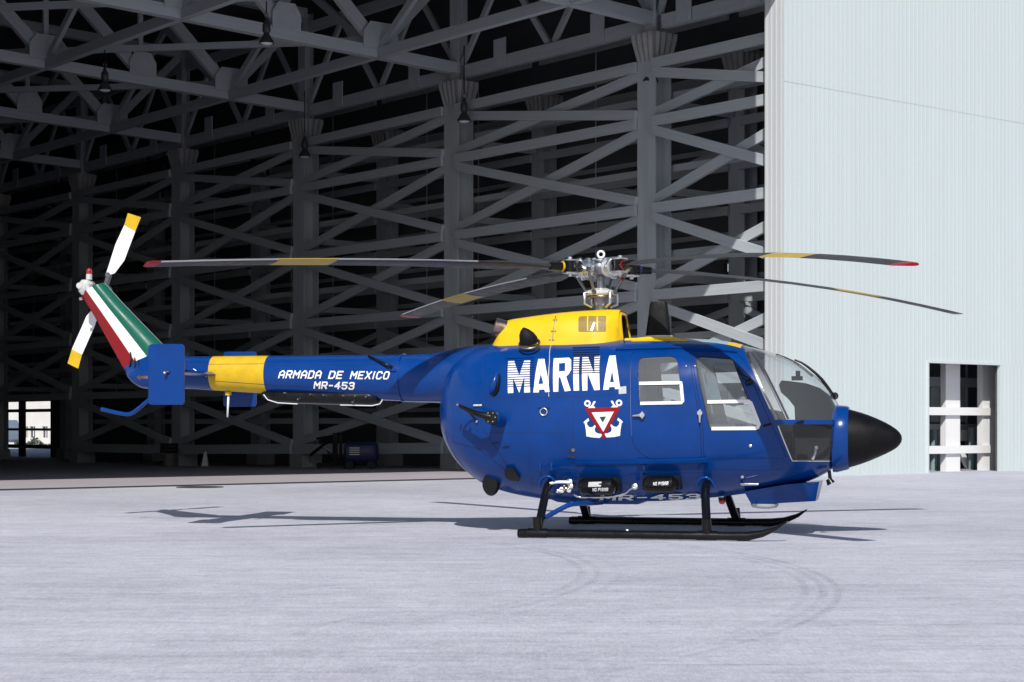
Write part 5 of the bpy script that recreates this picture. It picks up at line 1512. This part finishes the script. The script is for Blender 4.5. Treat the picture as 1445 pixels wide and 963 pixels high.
bm = bmesh.new(); add_cyl(bm, P(693, 589.5, -1.0), P(692.5, 589.2, -1.045), .070, n=20); add_tube(bm, [P(692, 589, -1.02), P(672, 584, -1.04), P(649, 573.5, -.95)], [.042, .02], 10); make('support_arm', bm, 'black', heli, True, 40)
for i in range(6):
    t = math.pi*2*i/6; c = P(692.3, 589.2, -1.045); bm = bmesh.new(); add_lathe(bm, c+V(.05*math.cos(t), 0, .05*math.sin(t)), (0, -1, 0), [(0, .009), (.01, .006)], n=6); make('bolt', bm, 'alu', heli)
tube('control_cable', [P(649, 573, -.94), P(662, 582, -.8), P(673, 595, -.72)], .010, 'black')
for px, py in ((646, 571), (673, 595), (660, 580)):
    bm = bmesh.new(); add_lathe(bm, P(px, py, -.92 if px < 670 else -.74), (0, -1, 0), [(-.02, .014), (.01, .014), (.02, .005)], n=8); make('cable_end', bm, 'alu', heli)
bm = bmesh.new(); h = hit(674.5, 572.5); add_tube(bm, [h+V(-.045, -.012, 0), h+V(.045, -.012, 0.002)], .012, 8); make('latch', bm, 'alu', heli)
ribbon('panel_seam', [xz(683, 608), xz(700, 632), xz(718, 661)], .006, .0015, None, 'seam', heli)
ribbon('panel_seam', [xz(640, 624), xz(676, 634), xz(712, 662)], .005, .0015, None, 'seam', heli)
ribbon('panel_seam', [xz(683, 505), xz(683.5, 556), xz(688, 563), xz(774, 560)], .005, .0015, None, 'seam', heli)
ribbon('panel_seam', [xz(785, 557), xz(806, 559.5), xz(870, 558)], .005, .0015, None, 'seam', heli)
ribbon('panel_seam', [xz(808.5, 562), xz(809, 600), xz(808, 650)], .004, .0012, None, 'seam', heli)
bm = bmesh.new(); q = [(713.5, 661), (724, 659.5), (734.5, 674), (732, 679.5), (720, 678), (714, 672)]
pts = [hit(*p) for p in q]; add_loops(bm, [[p+V(0, .03, 0) for p in pts], [p+V(0, -.045, 0) for p in pts]]); make('flare_box', bm, 'black', heli)
bm = bmesh.new(); c = P(693, 683, -.38); add_loops(bm, [ring(c+V(0, .05, 0), V(1, 0, 0), V(0, 0, 1), .085, .12, 24), ring(c, V(1, 0, 0), V(0, 0, 1), .095, .128, 24), ring(c-V(0, .06, 0), V(1, 0, 0), V(0, 0, 1), .08, .11, 24)]); make('rear_light_housing', bm, 'black', heli, True, 40)
for px, py in ((700, 626), (715, 631)):
    bm = bmesh.new(); h = hit(px, py); add_loops(bm, [[h+V(-.05, -.003, -.006), h+V(.03, -.003, .012), h+V(.03, -.02, .004)], [h+V(-.05, .01, -.006), h+V(.03, .01, .012), h+V(.03, .01, .004)]]); make('vent_scoop', bm, 'black', heli)
for px, py in ((803, 636.5), (809, 635.5), (803, 644), (809, 645)):
    bm = bmesh.new(); h = hit(px, py); add_lathe(bm, h, (0, -1, 0), [(0, .018), (.006, .018), (.006, .010), (.002, .009)], n=12); make('inspection_plug', bm, 'exhaust' if px > 805 and py < 640 else 'seam', heli)
for l in ([(722, 575), (722, 640)], [(745, 565), (747, 650), (752, 690)], [(838, 562), (838, 648)], [(684, 611), (760, 610), (812, 612)], [(870, 560), (872, 645)], [(1000, 662), (1060, 664), (1110, 662)], [(812, 668), (900, 668), (1000, 667)]):
    ribbon('panel_seam', [xz(*p) for p in l], .003, .0008, None, 'seam', heli)
# aerial on the roof
bm = bmesh.new(); add_cyl(bm, P(1031.5, 489, -.1), P(1034, 478, -.1), .008, n=6); make('whip_aerial', bm, 'black', heli)
# windscreen wipers
bm = bmesh.new(); add_tube(bm, [P(x, y, -.03) for x, y in ((1095, 501), (1112, 507), (1130, 517), (1147, 531))], .014, 8, smooth_path=1); make('wiper_blade', bm, 'black', heli, True)
bm = bmesh.new(); add_tube(bm, [P(x, y, -.05) for x, y in ((1121, 508), (1134, 513), (1157, 532), (1168, 547), (1176, 560))], [.008, .022], 8, smooth_path=1); make('wiper_arm', bm, 'black', heli, True)
bm = bmesh.new(); add_cyl(bm, P(1175, 559.5, -.08), P(1178, 559, .0), .03, n=12); add_torus(bm, P(1178, 559, -.05), (0, 1, 0), .032, .006, 14, 6); make('wiper_pivot', bm, 'black', heli, True, 40)

# ---- cabin interior
def build_interior():
    zf = P(900, 655, 0).z
    def bx(name, x0, x1, y0, y1, z0, z1, m):
        bm = bmesh.new(); add_box(bm, (x0, y0, z0), (x1, y1, z1)); bmesh.ops.bevel(bm, geom=bm.edges[:], offset=min(.03, (x1-x0)/3, (z1-z0)/3), segments=2, affect='EDGES'); return make(name, bm, m, heli, True, 40)
    xb = P(897, 560, 0).x
    bx('cabin_floor', xb, P(1085, 660).x, -.45, .45, zf-.05, zf, 'grey')
    bm = bmesh.new(); add_loops(bm, [[V(xb-.05+k, v.y*.955, (v.z-1.2)*.955+1.2) for v in pod_ring(xb, 48)] for k in (0, .05)]); make('bulkhead', bm, 'grey', heli)
    fw = [P(x, y, .1) for x, y in ((1096, 596), (1179, 596), (1183, 620), (1178, 650), (1118, 656))]
    bm = bmesh.new(); add_prism(bm, [V(p.x, .0, p.z) for p in fw], (0, .18, 0)); make('footwell_shade', bm, 'footwell_shade', heli)  # added dark block stands in for shade behind the chin windows
    xs = P(985, 600, 0).x
    for y in (-.36, .36):
        bx('seat_base', xs-.02, xs+.48, y-.23, y+.23, zf+.02, zf+.42, 'seat')
        bm = bmesh.new()
        prof = [(xs-.02, zf+.40), (xs+.10, zf+.42), (xs-.02, zf+1.02), (xs-.13, zf+1.02)]
        add_prism(bm, [V(x, y-.22, z) for x, z in prof], (0, .44, 0)); bmesh.ops.bevel(bm, geom=bm.edges[:], offset=.03, segments=2, affect='EDGES'); make('seat_back', bm, 'seat', heli, True, 40)
    for y in (-.36, .36):
        bx('headrest', xs-.13, xs-.04, y-.13, y+.13, zf+1.04, zf+1.2, 'seat')
        for k in (-.09, .09):
            bm = bmesh.new(); add_tube(bm, [V(xs-.10, y+k, zf+1.05), V(xs+.0, y+k, zf+1.0), V(xs+.10, y+k*.7, zf+.5)], .016, 6); make('harness_strap', bm, 'palelabel', heli)
    bx('bench', xb+.02, xb+.45, -.58, .58, zf+.02, zf+.38, 'seat'); bx('bench_back', xb+.02, xb+.14, -.58, .58, zf+.39, zf+.86, 'grey')
    q = [(1099, 543), (1103, 537), (1114, 538), (1137, 541), (1154, 547), (1167, 557), (1176, 573), (1177, 594), (1122, 594), (1121, 574), (1112, 563), (1102, 554)]
    pts = [P(x, y, -.2) for x, y in q]
    bm = bmesh.new(); add_prism(bm, [V(p.x, -.20, p.z) for p in pts], (0, .40, 0)); make('instrument_panel', bm, 'matblack', heli)
    a = P(1117, 537, -.15); b = P(1132, 531, -.15); bm = bmesh.new(); add_box(bm, (a.x, -.17, a.z), (b.x, -.06, b.z)); add_box(bm, (a.x+.04, -.14, b.z+.001), (a.x+.085, -.09, b.z+.055)); make('compass', bm, 'matblack', heli)
    for y in (-.42, -.22, .22, .42):
        c = P(1150, 640, y); bm = bmesh.new(); add_tube(bm, [c+V(-.03, 0, -.06), c+V(0, 0, .0), c+V(.01, 0, .055)], [.02, .016], 8); add_box(bm, c+V(-.0, -.03, .045), c+V(.03, .03, .075)); make('pedal', bm, 'alu', heli, True, 40)
    for y in (-.36, .36):
        c = P(1085, 640, y); bm = bmesh.new(); add_tube(bm, [V(c.x, y, zf+.01), V(c.x+.03, y, zf+.3), V(c.x-.05, y, zf+.55)], [.016, .018], 8, smooth_path=1); make('control_stick', bm, 'black', heli, True)
    bx('overhead_console', P(1005, 490).x, P(1062, 495).x, -.12, .12, P(1030, 500).z, P(1030, 492).z, 'grey')
    # cockpit door pillar lining, light inside
    bx('centre_console', P(1060, 640).x, P(1122, 640).x, -.1, .1, zf+.001, zf+.34, 'matblack')
build_interior()

# ---- main rotor
def build_rotor():
    hub = P(848, 379, 0); hz = hub.z
    zt = P(848, 438, 0).z
    bm = bmesh.new(); add_lathe(bm, V(hub.x, 0, zt-.02), (0, 0, 1), [(0, .075), (.06, .07), (.1, .085), (.19, .085), (.20, .05), (hz-zt-.05, .05)], n=20); make('mast', bm, 'steel', heli, True, 35)
    zs = P(848, 413.5, 0).z
    bm = bmesh.new(); add_lathe(bm, V(hub.x, 0, zs-.03), (0, 0, 1), [(0, .10), (.0, .15), (.02, .165), (.05, .165), (.06, .12), (.075, .09)], n=28); make('swashplate', bm, 'whitemetal', heli, True, 35)
    bm = bmesh.new(); add_torus(bm, V(hub.x, 0, zs-.045), (0, 0, 1), .13, .018, 28, 8); make('swashplate_ring', bm, 'exhaust', heli, True)
    for a in (40, 130, 220, 310):
        d = V(math.cos(R(a)), math.sin(R(a)), 0); c = V(hub.x, 0, 0)
        bm = bmesh.new(); add_tube(bm, [c+d*.15+V(0, 0, zs), c+d*.20+V(0, 0, zs-.01), c+d*.195+V(0, 0, zs-.12), c+d*.11+V(0, 0, zt+.03)], [.018, .014], 8); make('swashplate_arm', bm, 'alu', heli, True, 50)
    # hub body
    dirs = []
    th = R(28.5)
    import_dir = {'aft_near': (-math.cos(th), -math.sin(th)), 'front_far': (math.cos(th), math.sin(th)), 'front_near': (math.sin(th), -math.cos(th)), 'aft_far': (-math.sin(th), math.cos(th))}
    bm = bmesh.new(); add_lathe(bm, V(hub.x, 0, hz-.09), (0, 0, 1), [(0, .07), (.02, .13), (.06, .15), (.12, .15), (.15, .13), (.165, .10)], n=24); hubo = make('rotor_hub', bm, 'steel', heli, True, 35)
    bm = bmesh.new(); add_lathe(bm, V(hub.x, 0, hz+.076), (0, 0, 1), [(0, .105), (.012, .105), (.014, .05), (.03, .04)], n=20)
    for i in range(8):
        t = math.pi*i/4; add_lathe(bm, V(hub.x+.082*math.cos(t), .082*math.sin(t), hz+.087), (0, 0, 1), [(0, .014), (.02, .012)], n=6)
    make('hub_cap', bm, 'alu', heli, True, 35)
    bm = bmesh.new(); add_torus(bm, V(hub.x, 0, hz+.148), V(SA, -CA, 0), .034, .012, 20, 8); make('lifting_ring', bm, 'white', heli, True)
    tips = {'aft_near': 372, 'front_far': 442.5, 'front_near': 373.5, 'aft_far': 446.5}
    bandcol = {'aft_near': 'dyellow', 'front_near': 'redlens', 'front_far': 'tug', 'aft_far': 'dyellow'}
    Rr = 4.92
    for key, (wx, wy) in import_dir.items():
        # direction in helicopter axes
        d = V(wx*CA-wy*SA, wx*SA+wy*CA, 0); lead = V(-d.y, d.x, 0)
        tipY = OY+Rr*wy; tz = H-(tips[key]-HY)*tipY/F
        def at(r):
            t = max(0, (r-.5)/(Rr-.5)); return V(hub.x, 0, hz)+d*r+V(0, 0, (tz-hz)*(t**2.1))
        # arm with two flanges, bearing block and grip
        bm = bmesh.new(); add_lathe(bm, at(.09), d, [(0, .075), (.05, .085), (.06, .105), (.085, .105), (.095, .08), (.16, .075), (.17, .10), (.19, .10), (.2, .07)], n=18); make('hub_arm', bm, 'alu', heli, True, 35)
        bm = bmesh.new(); c = at(.33)
        for s1 in (.062, -.072):
            lp = []
            for rr_, ww in ((-.05, .055), (.03, .075), (.12, .05)):
                lp.append([c+d*rr_+lead*ww+V(0, 0, s1), c+d*rr_-lead*ww+V(0, 0, s1), c+d*rr_-lead*ww+V(0, 0, s1+.014), c+d*rr_+lead*ww+V(0, 0, s1+.014)])
            add_loops(bm, lp)
        add_cyl(bm, c+d*.05+V(0, 0, -.10), c+d*.05+V(0, 0, .105), .022, n=10)
        make('blade_grip', bm, 'alu', heli, True, 35)
        bm = bmesh.new(); add_cyl(bm, c+d*.05+V(0, 0, -.056), c+d*.05+V(0, 0, .06), .062, n=14); make('grip_damper', bm, 'black', heli, True, 35)
        bm = bmesh.new(); add_cyl(bm, at(.40), at(.62), .05, .042, n=14); cuff = make('blade_cuff', bm, 'black', heli, True, 35)
        bm = bmesh.new(); add_cyl(bm, at(.465), at(.485), .0535, n=14); make('cuff_band', bm, bandcol[key], cuff, True, 35)
        # pitch horn and link
        hp = at(.26)+lead*.17+V(0, 0, -.03)
        bm = bmesh.new(); add_loops(bm, [ring(at(.26)+lead*.05, d, V(0, 0, 1), .05, .035, 8), ring(hp, d, V(0, 0, 1), .028, .022, 8)]); make('pitch_horn', bm, 'alu', heli, True, 40)
        dd = V(hp.x-hub.x, hp.y, 0).normalized(); bot = V(hub.x, 0, zs)+dd*.16
        bm = bmesh.new(); add_tube(bm, [bot, bot.lerp(hp, .3), bot.lerp(hp, .7), hp], [.012, .018, .018, .012], 8); add_cyl(bm, hp+d*-.02, hp+d*.02, .024, n=8); add_cyl(bm, bot+d*-.02, bot+d*.02, .024, n=8); pl = make('pitch_link', bm, 'steel', heli, True, 40)
        if key == 'front_near': bm = bmesh.new(); add_cyl(bm, bot.lerp(hp, .55), bot.lerp(hp, .68), .0195, n=8); make('link_mark', bm, 'red', pl, True)
        # blade: dark, pale leading edge, yellow band and red tip
        st = [.60, .72, .95, 1.15, 1.5, 2.0, 2.5, 3.04, 3.04, 3.35, 3.65, 3.65, 4.0, 4.4, 4.72, 4.81, 4.87, Rr]
        loops = []; seen = []
        def chord(r): return .09+.18*min(1, max(0, (r-.7)/.45)) if r < 1.15 else .27
        prof = [(0, 0), (.016, .0095), (.035, .0145), (.10, .0165), (.18, .010), (.27, .0006), (.27, -.0006), (.18, -.007), (.10, -.012), (.035, -.012), (.012, -.0075)]
        for r in st:
            if seen and abs(r-seen[-1]) < 1e-6: continue
            seen.append(r)
            c = at(r); k = chord(r)/.27; tw = R(13-1.35*r); th_ = 1 if r > 1.2 else 1.6
            if r > 4.87: k *= .72
            up = V(0, 0, 1)
            ldir = (lead*math.cos(tw)+up*math.sin(tw)); udir = (up*math.cos(tw)-lead*math.sin(tw))
            loops.append([c+ldir*((.075-cc)*k)+udir*(tt*th_) for cc, tt in prof])
        def mf(i, j):
            r = (seen[i]+seen[i+1])/2
            if r > 4.81: return 3
            if 3.04 <= r <= 3.65: return 2
            if j in (0, 10) and r > 1.5: return 1
            return 0
        bm = bmesh.new(); add_loops(bm, loops, mfun=mf); make('main_rotor_blade', bm, ['blade', 'bladeedge', 'bladeyellow', 'red'], heli, True, 50)
build_rotor()
